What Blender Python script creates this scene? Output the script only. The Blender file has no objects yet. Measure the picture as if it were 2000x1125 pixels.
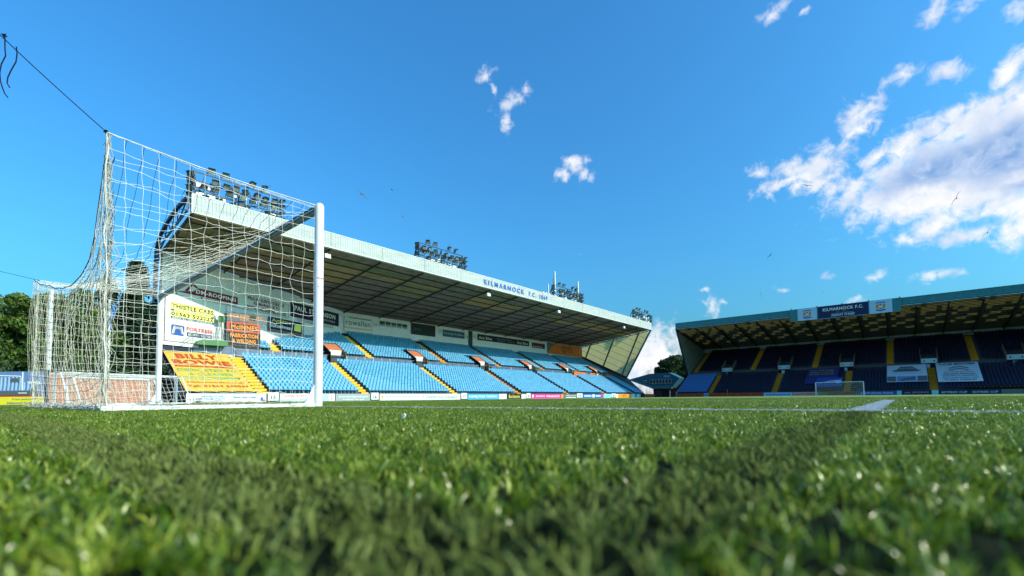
import bpy, math, random
import numpy as np
from mathutils import Vector, Matrix, Euler
random.seed(7); RNG = np.random.default_rng(11)
R = math.radians
scene = bpy.context.scene
COL = scene.collection

# ------------------------------------------------------------------ camera
CAM = Vector((9.254, -2.812, 0.071))
def make_camera():
    yaw, pit, rol = 0.703, 0.046, -0.010
    fw = Vector((-math.sin(yaw), math.cos(yaw), 0)); rt = Vector((math.cos(yaw), math.sin(yaw), 0)); up = Vector((0, 0, 1))
    f2 = fw*math.cos(pit) + up*math.sin(pit); u2 = -fw*math.sin(pit) + up*math.cos(pit)
    r3 = rt*math.cos(rol) + u2*math.sin(rol); u3 = -rt*math.sin(rol) + u2*math.cos(rol)
    cd = bpy.data.cameras.new('camera'); c = bpy.data.objects.new('camera', cd); COL.objects.link(c)
    m = Matrix((r3, u3, -f2)).transposed().to_4x4(); m.translation = CAM
    c.matrix_world = m
    cd.sensor_width = 36; cd.sensor_fit = 'HORIZONTAL'; cd.lens = 16.22; cd.shift_y = 0.087
    cd.clip_start = 0.02; cd.clip_end = 3000
    cd.dof.use_dof = True; cd.dof.focus_distance = 7.5; cd.dof.aperture_fstop = 3.0; cd.dof.aperture_blades = 0
    scene.camera = c
make_camera()

# ------------------------------------------------------------------ light, sky, exposure
SUN = Vector((1.88, 0.57, 1.0)).normalized()
EXPOSURE = 0.12
SKY_STRENGTH = 0.15
def make_sun():
    l = bpy.data.lights.new('sun', 'SUN'); l.energy = 4.2; l.angle = R(0.53); l.color = (1.0, 0.91, 0.76)
    o = bpy.data.objects.new('sun', l); COL.objects.link(o)
    o.rotation_euler = SUN.to_track_quat('Z', 'Y').to_euler(); o.location = (30, 30, 60)
make_sun()
scene.view_settings.view_transform = 'Standard'; scene.view_settings.look = 'None'
scene.view_settings.gamma = 1; scene.view_settings.exposure = EXPOSURE
scene.view_settings.use_curve_mapping = False
scene.cycles.use_denoising = True
scene.cycles.sample_clamp_indirect = 6
scene.cycles.max_bounces = 8; scene.cycles.transparent_max_bounces = 8

def sph(az, el):
    a, e = R(az), R(el)
    return Vector((math.sin(a)*math.cos(e), math.cos(a)*math.cos(e), math.sin(e)))
# cloud lumps: azimuth, elevation, half width, half height (degrees), tilt (degrees), weight
WHITE = [(-43.0,36.0,1.6,.7,20,.62),(-42.2,34.6,1.2,.5,-50,.5),(-39.6,33.6,2.3,1.0,35,.72),(-38.4,34.6,1.6,.5,15,.5),(-40.6,31.4,.8,1.6,-5,.6),
 (-33.3,26.0,1.1,.9,0,.8),(-32.0,27.0,1.6,.8,-5,.9),(-30.6,25.9,.8,1.2,-20,.7),
 (-2.4,26.0,1.4,1.5,-25,1.0),(-1.2,27.4,1.7,.7,-40,.6),(1.2,28.2,1.8,.9,10,.6),(4.0,27.2,1.5,1.0,0,.8),(5.2,23.9,2.4,1.0,18,.8),(7.9,25.6,1.9,.8,28,.85),(11.0,27.0,2.4,1.1,20,.9),
 (-11.4,23.4,1.1,.9,-30,.85),(-8.3,23.2,1.7,1.1,25,.9),(-9.3,22.0,2.4,.8,10,.85),(-5.9,22.7,2.4,1.5,30,.95),(-6.6,21.2,2.6,.9,5,.85),(-4.6,20.6,1.6,.8,0,.8),
 (-1.2,22.2,2.2,.8,25,.8),(1.8,22.9,2.8,1.0,16,1.0),(5.6,22.8,3.2,1.5,18,1.1),(9.5,23.1,3.4,2.0,20,1.1),(13,22.4,4,3,0,1.1),
 (-2.8,19.6,1.4,1.6,35,.85),(-.2,18.4,2.6,1.1,-15,1.0),(1.6,19.0,2.2,.9,0,.9),(-2.6,18.2,1.2,.6,0,.6),
 (2.9,15.6,2.2,1.5,30,.9),(5.6,16.6,2.4,1.5,0,1.0),(8.0,15.6,2.6,1.8,0,1.0),(5.0,14.0,2.6,1.0,10,.9),(8.4,13.6,2.6,1.2,8,.9),(0.6,14.5,1.1,.7,-20,.7),(12,14.6,3.6,2.4,0,1.0),
 (4.3,19.2,5.0,2.0,5,1.5),(8.5,19.4,5.4,2.6,5,1.6),(14,18.6,5,3,0,1.6),
 (3.6,32.2,.9,1.5,-20,.7),(5.6,31.4,1.2,1.1,-30,.6),(8.6,29.6,.8,.9,10,.7),(-1.0,25.2,.7,.4,0,.3),(-9.2,36.6,1.8,.8,10,.62),(-6.2,35.8,.7,.4,0,.4),
 (-23.5,5.0,3.3,2.9,0,1.15),(-25.5,2.8,3.6,2.6,0,1.1),(-21.6,3.6,2.2,2.4,0,1.0),(-22.2,8.4,1.2,.6,-20,.5),(-20.6,7.9,1.4,.7,0,.45),
 (-16.5,10.1,.9,1.2,10,.7),(-15.2,10.6,1.2,.5,-20,.5),(-17.3,12.0,.6,.5,0,.5),(-9.6,11.2,1.3,.5,-30,.5),(-5.6,12.2,1.0,.5,0,.45),
 (-1.4,11.6,2.0,.8,0,.5),(3.0,10.8,2.4,.8,0,.5),(-3.1,9.6,1.5,.9,0,.4),(-31.5,17.2,.9,.3,-10,.3),
 (28,20,9,5,0,1.1),(44,30,8,3,10,1.0),(62,16,10,4,0,1.0),(88,28,9,4,-10,1.0),(112,14,12,4,0,1.0),(150,24,10,4,0,1.0),(178,38,7,3,0,1.0),(-150,18,11,4,0,1.0),(-118,30,7,3,0,1.0),(-128,10,8,3,0,.9),(24,46,7,3,20,.9),(120,52,8,4,0,.9)]
GREY = [(3.6,19.9,5.2,1.7,6,1.0),(8.6,20.0,5.4,2.2,5,1.1),(14,19.2,6,2.6,0,1.1),(8.0,16.9,2.2,1.0,0,.6),(6.4,14.8,1.4,.8,0,.5),(.3,19.6,1.4,.6,0,.5),(10,25.2,2.6,.9,20,.5),(-5.6,12.2,1.3,.8,0,.6),(-8,10,1.5,1,0,.3),
 (28,18.6,7,3,0,1.0),(62,15,8,2.4,0,1.0),(112,13,9,2.4,0,1.0),(150,22.5,8,2.6,0,1.0),(-150,16.5,8,2.4,0,1.0)]
def make_world():
    w = bpy.data.worlds.new('World'); scene.world = w; w.use_nodes = True
    nt = w.node_tree; nt.nodes.clear(); N = nt.nodes.new; L = nt.links.new
    out = N('ShaderNodeOutputWorld'); sky = N('ShaderNodeTexSky'); sky.sky_type = 'NISHITA'; sky.sun_disc = False
    sky.sun_elevation = math.asin(SUN.z); sky.sun_rotation = math.atan2(SUN.x, SUN.y)
    sky.altitude = 0; sky.air_density = 1.5; sky.dust_density = 4.0; sky.ozone_density = 4.0
    hs = N('ShaderNodeHueSaturation'); hs.inputs['Saturation'].default_value = 1.08; hs.inputs['Value'].default_value = 1.0
    L(sky.outputs[0], hs.inputs['Color'])
    mul = N('ShaderNodeMix'); mul.data_type = 'RGBA'; mul.blend_type = 'MULTIPLY'; mul.inputs[0].default_value = 1
    L(hs.outputs[0], mul.inputs[6]); mul.inputs[7].default_value = SKYTINT
    b1 = N('ShaderNodeBackground'); L(mul.outputs[2], b1.inputs[0]); b1.inputs[1].default_value = SKY_STRENGTH
    tc = N('ShaderNodeTexCoord')
    # warp the direction a little so that the lumps have ragged outlines
    n0 = N('ShaderNodeTexNoise'); n0.inputs['Scale'].default_value = 26; n0.inputs['Detail'].default_value = 4
    L(tc.outputs['Generated'], n0.inputs['Vector'])
    s0 = N('ShaderNodeVectorMath'); s0.operation = 'SUBTRACT'; L(n0.outputs['Color'], s0.inputs[0]); s0.inputs[1].default_value = (.5, .5, .5)
    s1 = N('ShaderNodeVectorMath'); s1.operation = 'SCALE'; L(s0.outputs[0], s1.inputs[0]); s1.inputs['Scale'].default_value = .035
    s2 = N('ShaderNodeVectorMath'); s2.operation = 'ADD'; L(tc.outputs['Generated'], s2.inputs[0]); L(s1.outputs[0], s2.inputs[1])
    def lumps(lst, vec):
        prev = None
        for az, el, ha, he, tilt, wt in lst:
            d = sph(az, el); right = Vector((0, 0, 1)).cross(d).normalized()*-1; up = right.cross(d).normalized()
            if up.z < 0: up = -up
            t = R(tilt); a = right*math.cos(t) + up*math.sin(t); b = d.cross(a).normalized()
            M = Matrix((a, d, b)).transposed()
            if M.determinant() < 0: M = Matrix((a, d, -b)).transposed()
            mp = N('ShaderNodeMapping'); mp.vector_type = 'TEXTURE'; mp.inputs['Location'].default_value = d
            mp.inputs['Rotation'].default_value = M.to_euler(); mp.inputs['Scale'].default_value = (math.sin(R(ha))*1.3, .5, math.sin(R(he))*1.35)
            L(vec, mp.inputs['Vector'])
            ln = N('ShaderNodeVectorMath'); ln.operation = 'LENGTH'; L(mp.outputs[0], ln.inputs[0])
            ma = N('ShaderNodeMath'); ma.operation = 'MULTIPLY_ADD'; L(ln.outputs['Value'], ma.inputs[0]); ma.inputs[1].default_value = -1; ma.inputs[2].default_value = wt
            if prev is None: prev = ma.outputs[0]
            else:
                mx = N('ShaderNodeMath'); mx.operation = 'SMOOTH_MAX'; mx.inputs[2].default_value = .12
                L(prev, mx.inputs[0]); L(ma.outputs[0], mx.inputs[1]); prev = mx.outputs[0]
        return prev
    wm = lumps(WHITE, s2.outputs[0]); gm = lumps(GREY, s2.outputs[0])
    n1 = N('ShaderNodeTexNoise'); n1.inputs['Scale'].default_value = 46; n1.inputs['Detail'].default_value = 9; n1.inputs['Roughness'].default_value = .6; n1.inputs['Distortion'].default_value = .5
    L(tc.outputs['Generated'], n1.inputs['Vector'])
    a1 = N('ShaderNodeMath'); a1.operation = 'MULTIPLY_ADD'; L(n1.outputs['Fac'], a1.inputs[0]); a1.inputs[1].default_value = 2.0; a1.inputs[2].default_value = -1.12
    a2 = N('ShaderNodeMath'); a2.operation = 'ADD'; L(a1.outputs[0], a2.inputs[0]); L(wm, a2.inputs[1])
    mr = N('ShaderNodeMapRange'); mr.interpolation_type = 'SMOOTHSTEP'; L(a2.outputs[0], mr.inputs['Value']); mr.inputs['From Min'].default_value = -.22; mr.inputs['From Max'].default_value = .78
    # thickness shading of the cloud
    g1 = N('ShaderNodeMath'); g1.operation = 'MULTIPLY_ADD'; L(n1.outputs['Fac'], g1.inputs[0]); g1.inputs[1].default_value = 1.0; g1.inputs[2].default_value = -.5
    g2 = N('ShaderNodeMath'); g2.operation = 'ADD'; L(g1.outputs[0], g2.inputs[0]); L(gm, g2.inputs[1])
    gr = N('ShaderNodeMapRange'); gr.interpolation_type = 'SMOOTHSTEP'; L(g2.outputs[0], gr.inputs['Value']); gr.inputs['From Min'].default_value = -.05; gr.inputs['From Max'].default_value = .7
    n2 = N('ShaderNodeTexNoise'); n2.inputs['Scale'].default_value = 22; n2.inputs['Detail'].default_value = 5; L(s2.outputs[0], n2.inputs['Vector'])
    cr = N('ShaderNodeValToRGB'); cr.color_ramp.elements[0].position = .35; cr.color_ramp.elements[0].color = (.70, .78, .92, 1); cr.color_ramp.elements[1].position = .58; cr.color_ramp.elements[1].color = (.98, .98, 1.0, 1)
    L(n2.outputs['Fac'], cr.inputs[0])
    mg = N('ShaderNodeMix'); mg.data_type = 'RGBA'; c2 = N('ShaderNodeValToRGB'); c2.color_ramp.elements[0].position = .36; c2.color_ramp.elements[0].color = (.22, .40, .74, 1); c2.color_ramp.elements[1].position = .66; c2.color_ramp.elements[1].color = (.50, .64, .88, 1); L(n1.outputs['Fac'], c2.inputs[0])
    L(gr.outputs[0], mg.inputs[0]); L(cr.outputs[0], mg.inputs[6]); L(c2.outputs[0], mg.inputs[7])
    b2 = N('ShaderNodeBackground'); L(mg.outputs[2], b2.inputs[0]); b2.inputs[1].default_value = .97
    mix = N('ShaderNodeMixShader'); L(mr.outputs[0], mix.inputs[0]); L(b1.outputs[0], mix.inputs[1]); L(b2.outputs[0], mix.inputs[2])
    L(mix.outputs[0], out.inputs[0])
SKYTINT = (.40, 1.17, 1.66, 1)
make_world()

# ------------------------------------------------------------------ materials
MATS = {}
def mat(name, col, rough=.6, spec=.3, metal=0, var=.12, vscale=6, bump=0, bscale=40, trans=0, tcol=None, dirt=0, stretch=(1, 1, 1)):
    if name in MATS: return MATS[name]
    m = bpy.data.materials.new(name); m.use_nodes = True; nt = m.node_tree; N = nt.nodes.new; L = nt.links.new
    p = nt.nodes['Principled BSDF']; p.inputs['Roughness'].default_value = rough; p.inputs['Specular IOR Level'].default_value = spec; p.inputs['Metallic'].default_value = metal
    tc = N('ShaderNodeTexCoord'); mp = N('ShaderNodeMapping'); mp.inputs['Scale'].default_value = stretch; L(tc.outputs['Object'], mp.inputs[0])
    nz = N('ShaderNodeTexNoise'); nz.inputs['Scale'].default_value = vscale; nz.inputs['Detail'].default_value = 4; L(mp.outputs[0], nz.inputs['Vector'])
    mr = N('ShaderNodeMapRange'); L(nz.outputs['Fac'], mr.inputs['Value']); mr.inputs['From Min'].default_value = .3; mr.inputs['From Max'].default_value = .7
    mr.inputs['To Min'].default_value = 1-var; mr.inputs['To Max'].default_value = 1+var*.6
    mx = N('ShaderNodeMix'); mx.data_type = 'RGBA'; mx.blend_type = 'MULTIPLY'; mx.inputs[0].default_value = 1
    mx.inputs[6].default_value = (*col, 1); L(mr.outputs[0], mx.inputs[7]); base = mx.outputs[2]
    if dirt:
        n2 = N('ShaderNodeTexNoise'); n2.inputs['Scale'].default_value = 1.7; n2.inputs['Detail'].default_value = 6; L(mp.outputs[0], n2.inputs['Vector'])
        r2 = N('ShaderNodeMapRange'); L(n2.outputs['Fac'], r2.inputs['Value']); r2.inputs['From Min'].default_value = .5; r2.inputs['From Max'].default_value = .75; r2.inputs['To Max'].default_value = dirt
        md = N('ShaderNodeMix'); md.data_type = 'RGBA'; L(r2.outputs[0], md.inputs[0]); L(base, md.inputs[6]); md.inputs[7].default_value = (.13, .12, .09, 1); base = md.outputs[2]
    L(base, p.inputs['Base Color'])
    if bump:
        nb = N('ShaderNodeTexNoise'); nb.inputs['Scale'].default_value = bscale; nb.inputs['Detail'].default_value = 5; L(mp.outputs[0], nb.inputs['Vector'])
        bp = N('ShaderNodeBump'); bp.inputs['Strength'].default_value = bump; bp.inputs['Distance'].default_value = .02; L(nb.outputs['Fac'], bp.inputs['Height']); L(bp.outputs[0], p.inputs['Normal'])
    if trans:
        t = N('ShaderNodeBsdfTranslucent'); t.inputs[0].default_value = (*(tcol or col), 1)
        ms = N('ShaderNodeMixShader'); ms.inputs[0].default_value = trans; L(p.outputs[0], ms.inputs[1]); L(t.outputs[0], ms.inputs[2])
        L(ms.outputs[0], nt.nodes['Material Output'].inputs[0])
    MATS[name] = m; return m

WHITE_POST = mat('white_coated_aluminium', (.74, .73, .74), .35, .5, var=.06, dirt=.22)
CORD = mat('net_cord', (.70, .67, .58), .85, .1, var=.15, vscale=8)
CORD_OLD = mat('weathered_cord', (.52, .48, .38), .9, .1, var=.3, vscale=10)
ROPE = mat('dark_rope', (.012, .014, .03), .9, .1)
SEAT_BLUE = mat('light_blue_seat_plastic', (.10, .36, .58), .42, .22, var=.30, vscale=3.1, dirt=.08)
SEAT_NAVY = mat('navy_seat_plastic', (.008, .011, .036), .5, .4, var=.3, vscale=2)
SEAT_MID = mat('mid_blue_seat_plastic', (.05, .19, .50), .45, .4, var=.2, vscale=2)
CONC = mat('terrace_concrete', (.085, .09, .10), .9, .1, var=.25, vscale=3, bump=.3)
CONC_PALE = mat('pale_concrete', (.42, .42, .38), .9, .1, var=.2, vscale=2, bump=.3)
YELLOW = mat('yellow_step_paint', (.85, .46, .015), .6, .3, var=.12, vscale=5)
YELLOW_DULL = mat('dull_yellow_step_paint', (.66, .25, .005), .7, .2, var=.25, vscale=4)  # duller, more orange yellow for the far aisles and the end stand
AQUA = mat('pale_aqua_cladding', (.45, .475, .46), .55, .3, var=.10, vscale=.7, dirt=.22, stretch=(1, .5, 2.5))
TRIM = mat('white_trim', (.68, .68, .66), .5, .4, var=.05)
TEAL = mat('teal_cladding', (.035, .20, .25), .5, .4, var=.1, vscale=1.5)
STEEL_DK = mat('dark_blue_steel', (.02, .03, .055), .5, .4, var=.2)
STEEL_GREY = mat('grey_green_steel', (.16, .21, .21), .6, .3, var=.15)
ROOF_DK = mat('brown_grey_roof_sheet', (.27, .19, .155), .7, .2, var=.3, vscale=1.3, bump=.2, bscale=12)
ROOF_TOP = mat('roof_top_sheet', (.25, .27, .27), .7, .2)
ROOF_TR = mat('yellowed_translucent_sheet', (.34, .27, .15), .5, .3, var=.4, vscale=1.1, trans=.4, tcol=(.60, .46, .22))
GABLE_TR = mat('cream_translucent_sheet', (.46, .46, .34), .5, .3, var=.2, vscale=1.5, trans=.75, tcol=(.95, .88, .58))
MOFF_TR = mat('amber_translucent_sheet', (.30, .25, .12), .5, .3, var=.35, vscale=3, trans=.5, tcol=(.66, .55, .27))
MOFF_GABLE = mat('grey_translucent_sheet', (.30, .34, .30), .5, .3, var=.15, vscale=1.5, trans=.3, tcol=(.35, .38, .28))
WALL_WH = mat('white_wall_cladding', (.78, .74, .80), .6, .3, var=.07, vscale=1.5)
BOARD_WH = mat('white_sign_board', (.66, .66, .65), .45, .4, var=.04)
BLACK = mat('matt_black', (.012, .012, .014), .8, .2)
PURPLE_BLACK = mat('dark_purple_timber', (.045, .035, .045), .9, .1, var=.3)
BARRIER = mat('blue_grey_barrier_panel', (.10, .14, .24), .35, .5, var=.2, vscale=2)
ORANGE = mat('orange_print', (.80, .17, .015), .5, .3, var=.08)
TERRACOTTA = mat('terracotta_hood_roof', (.62, .20, .10), .8, .2, var=.2)
BROWN = mat('brown_timber_panel', (.22, .15, .10), .8, .2, var=.25)
GLASS = mat('dark_glass', (.02, .025, .03), .08, .6)
LAMP_BODY = mat('lamp_housing', (.06, .065, .06), .5, .4)
LAMP_GLASS = mat('lamp_glass', (.16, .17, .16), .15, .7)
LAMP_BOX = mat('white_gear_box', (.80, .80, .78), .5, .4)
BIRD = mat('gull_plumage', (.10, .10, .11), .8, .1)
def flat(name, col): return mat(name, col, .5, .3, var=.04)
RED_T = flat('red_print', (.65, .03, .03)); NAVY_T = flat('navy_print', (.012, .02, .09)); BLUE_T = flat('blue_print', (.03, .10, .42))
YEL_B = flat('lemon_print', (.90, .86, .18)); MAROON = flat('maroon_print', (.22, .008, .03)); PURP = flat('dark_purple_print', (.022, .012, .055))
WHITE_T = flat('white_print', (.85, .85, .85)); BLACK_T = flat('black_print', (.012, .012, .015)); GOLD_T = flat('gold_print', (.80, .62, .12))
ORANGE_T = flat('bright_orange_print', (.90, .30, .03)); GREEN_T = flat('green_print', (.16, .55, .14)); GREY_B = flat('grey_print', (.30, .33, .35)); SKY_B = flat('sky_blue_print', (.06, .34, .75))
MAG = flat('magenta_print', (.62, .04, .25)); CYAN = flat('cyan_print', (.22, .62, .75)); PALEB = flat('pale_blue_print', (.38, .55, .85)); AMBER = mat('amber_banner_cloth', (.80, .48, .09), .7, .2, var=.18, vscale=1.5)
PINK = flat('pink_print', (.80, .35, .38)); STONE_T = flat('stone_print', (.45, .36, .25)); GREYBLUE = flat('grey_blue_print', (.16, .26, .48)); SLATE = flat('slate_print', (.12, .13, .14))
CRESTBG = flat('pale_blue_board', (.42, .60, .80)); WBAN = flat('grey_white_banner_cloth', (.50, .60, .68)); DIMYEL = flat('dim_yellow_print', (.50, .38, .05)); BRIGHT_Y = flat('bright_yellow_print', (.92, .75, .03))
DKRED = flat('dark_orange_red_print', (.55, .07, .03)); GREEN_P = flat('green_paint', (.06, .20, .07))

# ------------------------------------------------------------------ mesh helpers
def tag(o, label=None, cat=None, group=None, kind=None):
    if label: o['label'] = label
    if cat: o['category'] = cat
    if group: o['group'] = group
    if kind: o['kind'] = kind
    return o
def empty(name, loc=(0, 0, 0), rz=0, rx=0):
    o = bpy.data.objects.new(name, None); COL.objects.link(o); o.location = loc; o.rotation_euler = (rx, 0, rz); o.empty_display_size = .3
    return o
class MB:
    def __init__(s, org=(0, 0, 0)): s.v = []; s.f = []; s.o = Vector(org)
    def add(s, vs, fs):
        b = len(s.v); s.v += [tuple(Vector(v) - s.o) for v in vs]; s.f += [tuple(i+b for i in f) for f in fs]; return s
    def box(s, a, b):
        x0, y0, z0 = [min(p, q) for p, q in zip(a, b)]; x1, y1, z1 = [max(p, q) for p, q in zip(a, b)]
        return s.add([(x0,y0,z0),(x1,y0,z0),(x1,y1,z0),(x0,y1,z0),(x0,y0,z1),(x1,y0,z1),(x1,y1,z1),(x0,y1,z1)],
                     [(0,3,2,1),(4,5,6,7),(0,1,5,4),(1,2,6,5),(2,3,7,6),(3,0,4,7)])
    def prism(s, poly, ext):
        """poly: list of 3D points, ext: extrusion vector"""
        n = len(poly); e = Vector(ext); P = [Vector(p) for p in poly]
        return s.add(P + [p+e for p in P], [tuple(range(n))[::-1], tuple(range(n, 2*n))] + [(i, (i+1) % n, n+(i+1) % n, n+i) for i in range(n)])
    def tube(s, pts, r, k=6, cap=True):
        P = [Vector(p) for p in pts]; n = len(P); vs = []; fs = []
        ref = Vector((0, 0, 1)) if abs((P[-1]-P[0]).normalized().z) < .9 else Vector((1, 0, 0))
        for i, p in enumerate(P):
            d = (P[min(i+1, n-1)] - P[max(i-1, 0)]).normalized(); a = d.cross(ref).normalized(); b = d.cross(a)
            rr = r[i] if isinstance(r, (list, tuple)) else r
            for j in range(k):
                t = 2*math.pi*j/k; vs.append(p + a*math.cos(t)*rr + b*math.sin(t)*rr)
        for i in range(n-1):
            for j in range(k): fs.append((i*k+j, i*k+(j+1) % k, (i+1)*k+(j+1) % k, (i+1)*k+j))
        if cap: fs += [tuple(range(k))[::-1], tuple(range((n-1)*k, n*k))]
        return s.add(vs, fs)
    def bar(s, a, b, w=.06, h=None):
        """square bar between two points"""
        A, B = Vector(a), Vector(b); d = (B-A).normalized(); ref = Vector((0, 0, 1)) if abs(d.z) < .9 else Vector((1, 0, 0))
        u = d.cross(ref).normalized()*w/2; v = d.cross(u).normalized()*(h or w)/2
        return s.add([A-u-v, A+u-v, A+u+v, A-u+v, B-u-v, B+u-v, B+u+v, B-u+v], [(0,3,2,1),(4,5,6,7),(0,1,5,4),(1,2,6,5),(2,3,7,6),(3,0,4,7)])
    def mesh(s, name, m):
        me = bpy.data.meshes.new(name); me.from_pydata(s.v, [], s.f); me.update()
        for mm in (m if isinstance(m, (list, tuple)) else [m]): me.materials.append(mm)
        return me
    def build(s, name, m, parent=None, smooth=False, **kw):
        o = bpy.data.objects.new(name, s.mesh(name, m)); COL.objects.link(o)
        if parent: o.parent = parent
        else: o.location = s.o
        if smooth:
            for p in o.data.polygons: p.use_smooth = True
        return o
def link_copy(me, name, loc, parent=None, rz=0, scale=None):
    o = bpy.data.objects.new(name, me); COL.objects.link(o); o.location = loc; o.rotation_euler = (0, 0, rz)
    if scale: o.scale = scale
    if parent: o.parent = parent
    return o
def np_mesh(name, V, F, m):
    """V (n,3), F (k,4 or 3) arrays"""
    me = bpy.data.meshes.new(name); k = F.shape[1]
    me.vertices.add(len(V)); me.vertices.foreach_set('co', V.astype(np.float32).ravel())
    me.loops.add(F.size); me.loops.foreach_set('vertex_index', F.astype(np.int32).ravel())
    me.polygons.add(len(F)); me.polygons.foreach_set('loop_start', (np.arange(len(F))*k).astype(np.int32)); me.polygons.foreach_set('loop_total', np.full(len(F), k, np.int32))
    me.update(calc_edges=True); me.materials.append(m)
    return me

# lettering: built in font turned to mesh, fitted to a width and height; lies in the local XZ plane facing -Y
def text(parent, s, x, z, w, h, m, y=-.03, bold=.012, shear=0, name='lettering', tilt=0, space=1.1):
    cu = bpy.data.curves.new(name, 'FONT'); cu.body = s; cu.offset = bold; cu.shear = shear; cu.resolution_u = 3; cu.extrude = .0
    cu.space_character = space
    tmp = bpy.data.objects.new(name, cu); me = bpy.data.meshes.new_from_object(tmp)
    bpy.data.objects.remove(tmp); bpy.data.curves.remove(cu)
    co = np.empty(len(me.vertices)*3, np.float32); me.vertices.foreach_get('co', co); co = co.reshape(-1, 3)
    if len(co) == 0: return None
    mn, mx = co.min(0), co.max(0); sx = w/(mx[0]-mn[0]); sz = h/(mx[1]-mn[1])
    nw = np.zeros_like(co); nw[:, 0] = x + (co[:, 0]-mn[0])*sx; nw[:, 2] = z + (co[:, 1]-mn[1])*sz + (nw[:, 0]-x)*tilt; nw[:, 1] = y
    me.vertices.foreach_set('co', nw.ravel()); me.update(); me.materials.clear(); me.materials.append(m); me.name = name
    o = bpy.data.objects.new(name, me); COL.objects.link(o); o.parent = parent; return o
def patch(parent, poly, m, y=-.016, name='printed_panel', t=.012):
    """flat printed shape in the sign plane; poly of (x,z)"""
    return MB().prism([(a, y, b) for a, b in poly], (0, t, 0)).build(name, m, parent)
def rect(x0, z0, x1, z1): return [(x0, z0), (x1, z0), (x1, z1), (x0, z1)]
def sign(name, label, cat, loc, rz, w, h, m, group=None, rx=0, t=.08, panel='panel', z0=0):
    o = empty(name, loc, rz, rx); tag(o, label, cat, group)
    MB().box((0, 0, z0), (w, t, z0+h)).build(panel, m, o)
    if cat == 'sign' and w > 1.5:
        fb = MB(); e = .035
        for a, b in (((-e, -.022, z0-e), (w+e, t, z0)), ((-e, -.022, z0+h), (w+e, t, z0+h+e)), ((-e, -.022, z0), (0, t, z0+h)), ((w, -.022, z0), (w+e, t, z0+h))): fb.box(a, b)
        fb.build('frame', STEEL_GREY, o)
    return o
EAST = R(90)          # faces +x

# ------------------------------------------------------------------ ground
def ground_mat():
    m = bpy.data.materials.new('turf_ground'); m.use_nodes = True; nt = m.node_tree; N = nt.nodes.new; L = nt.links.new
    p = nt.nodes['Principled BSDF']; p.inputs['Roughness'].default_value = .6; p.inputs['Specular IOR Level'].default_value = .3
    tc = N('ShaderNodeTexCoord'); n = N('ShaderNodeTexNoise'); n.inputs['Scale'].default_value = 9; n.inputs['Detail'].default_value = 8; n.inputs['Roughness'].default_value = .75; L(tc.outputs['Object'], n.inputs[0])
    cr = N('ShaderNodeValToRGB'); e = cr.color_ramp.elements; e[0].position = .32; e[0].color = (.09, .17, .02, 1); e[1].position = .68; e[1].color = (.36, .46, .09, 1)
    L(n.outputs['Fac'], cr.inputs[0]); L(cr.outputs[0], p.inputs['Base Color'])
    b = N('ShaderNodeBump'); b.inputs['Strength'].default_value = 1; b.inputs['Distance'].default_value = .06
    n2 = N('ShaderNodeTexNoise'); n2.inputs['Scale'].default_value = 30; n2.inputs['Detail'].default_value = 6; L(tc.outputs['Object'], n2.inputs[0]); L(n2.outputs['Fac'], b.inputs['Height']); L(b.outputs[0], p.inputs['Normal'])
    return m
TURF = ground_mat()
def build_ground():
    g = MB().box((-900, -900, -.6), (900, 1500, -.10)).build('ground', mat('asphalt_surround', (.07, .07, .07), .9, .1, bump=.4)); tag(g, kind='structure')
    g = MB((0, 50, 0)).box((-41.6, -14, -.2), (44, 109.4, -.018)).build('pitch', TURF); tag(g, kind='structure')
build_ground()
def build_infill():
    o = MB((9, -3, 0)).box((-12.5, -12, -.02), (30, 22, -.0165)).build('rubber_infill', mat('green_black_infill', (.010, .014, .004), .9, .05, var=.4, vscale=40, bump=.5)); tag(o, kind='structure')
build_infill()
LINE = mat('white_turf_line', (.44, .49, .50), .7, .2, var=.25, vscale=30, bump=.8, bscale=60)
def build_lines():
    L = []
    def seg(x0, y0, x1, y1): L.append((x0, y0, x1, y1))
    h = .06
    seg(-33.5, -h, 33.5, h); seg(-33.5, 103.4, 33.5, 103.52); seg(-33.56, 0.06, -33.44, 103.4); seg(33.44, 0.06, 33.56, 103.4)
    seg(9.04, h, 9.16, 5.44); seg(-9.16, h, -9.04, 5.44); seg(-9.16, 5.44, 9.16, 5.56)
    seg(20.1, h, 20.22, 16.4); seg(-20.22, h, -20.1, 16.4); seg(-20.22, 16.4, 20.22, 16.52)
    seg(-33.4, 51.7, 33.4, 51.82); seg(9.04, 98, 9.16, 103.4); seg(-9.16, 98, -9.04, 103.4); seg(-9.16, 97.88, 9.16, 98)
    mb = MB()
    for a in L: mb.box((a[0], a[1], -.016), (a[2], a[3], -.0145))
    o = mb.build('pitch_markings', LINE); tag(o, kind='structure')
build_lines()

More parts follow.
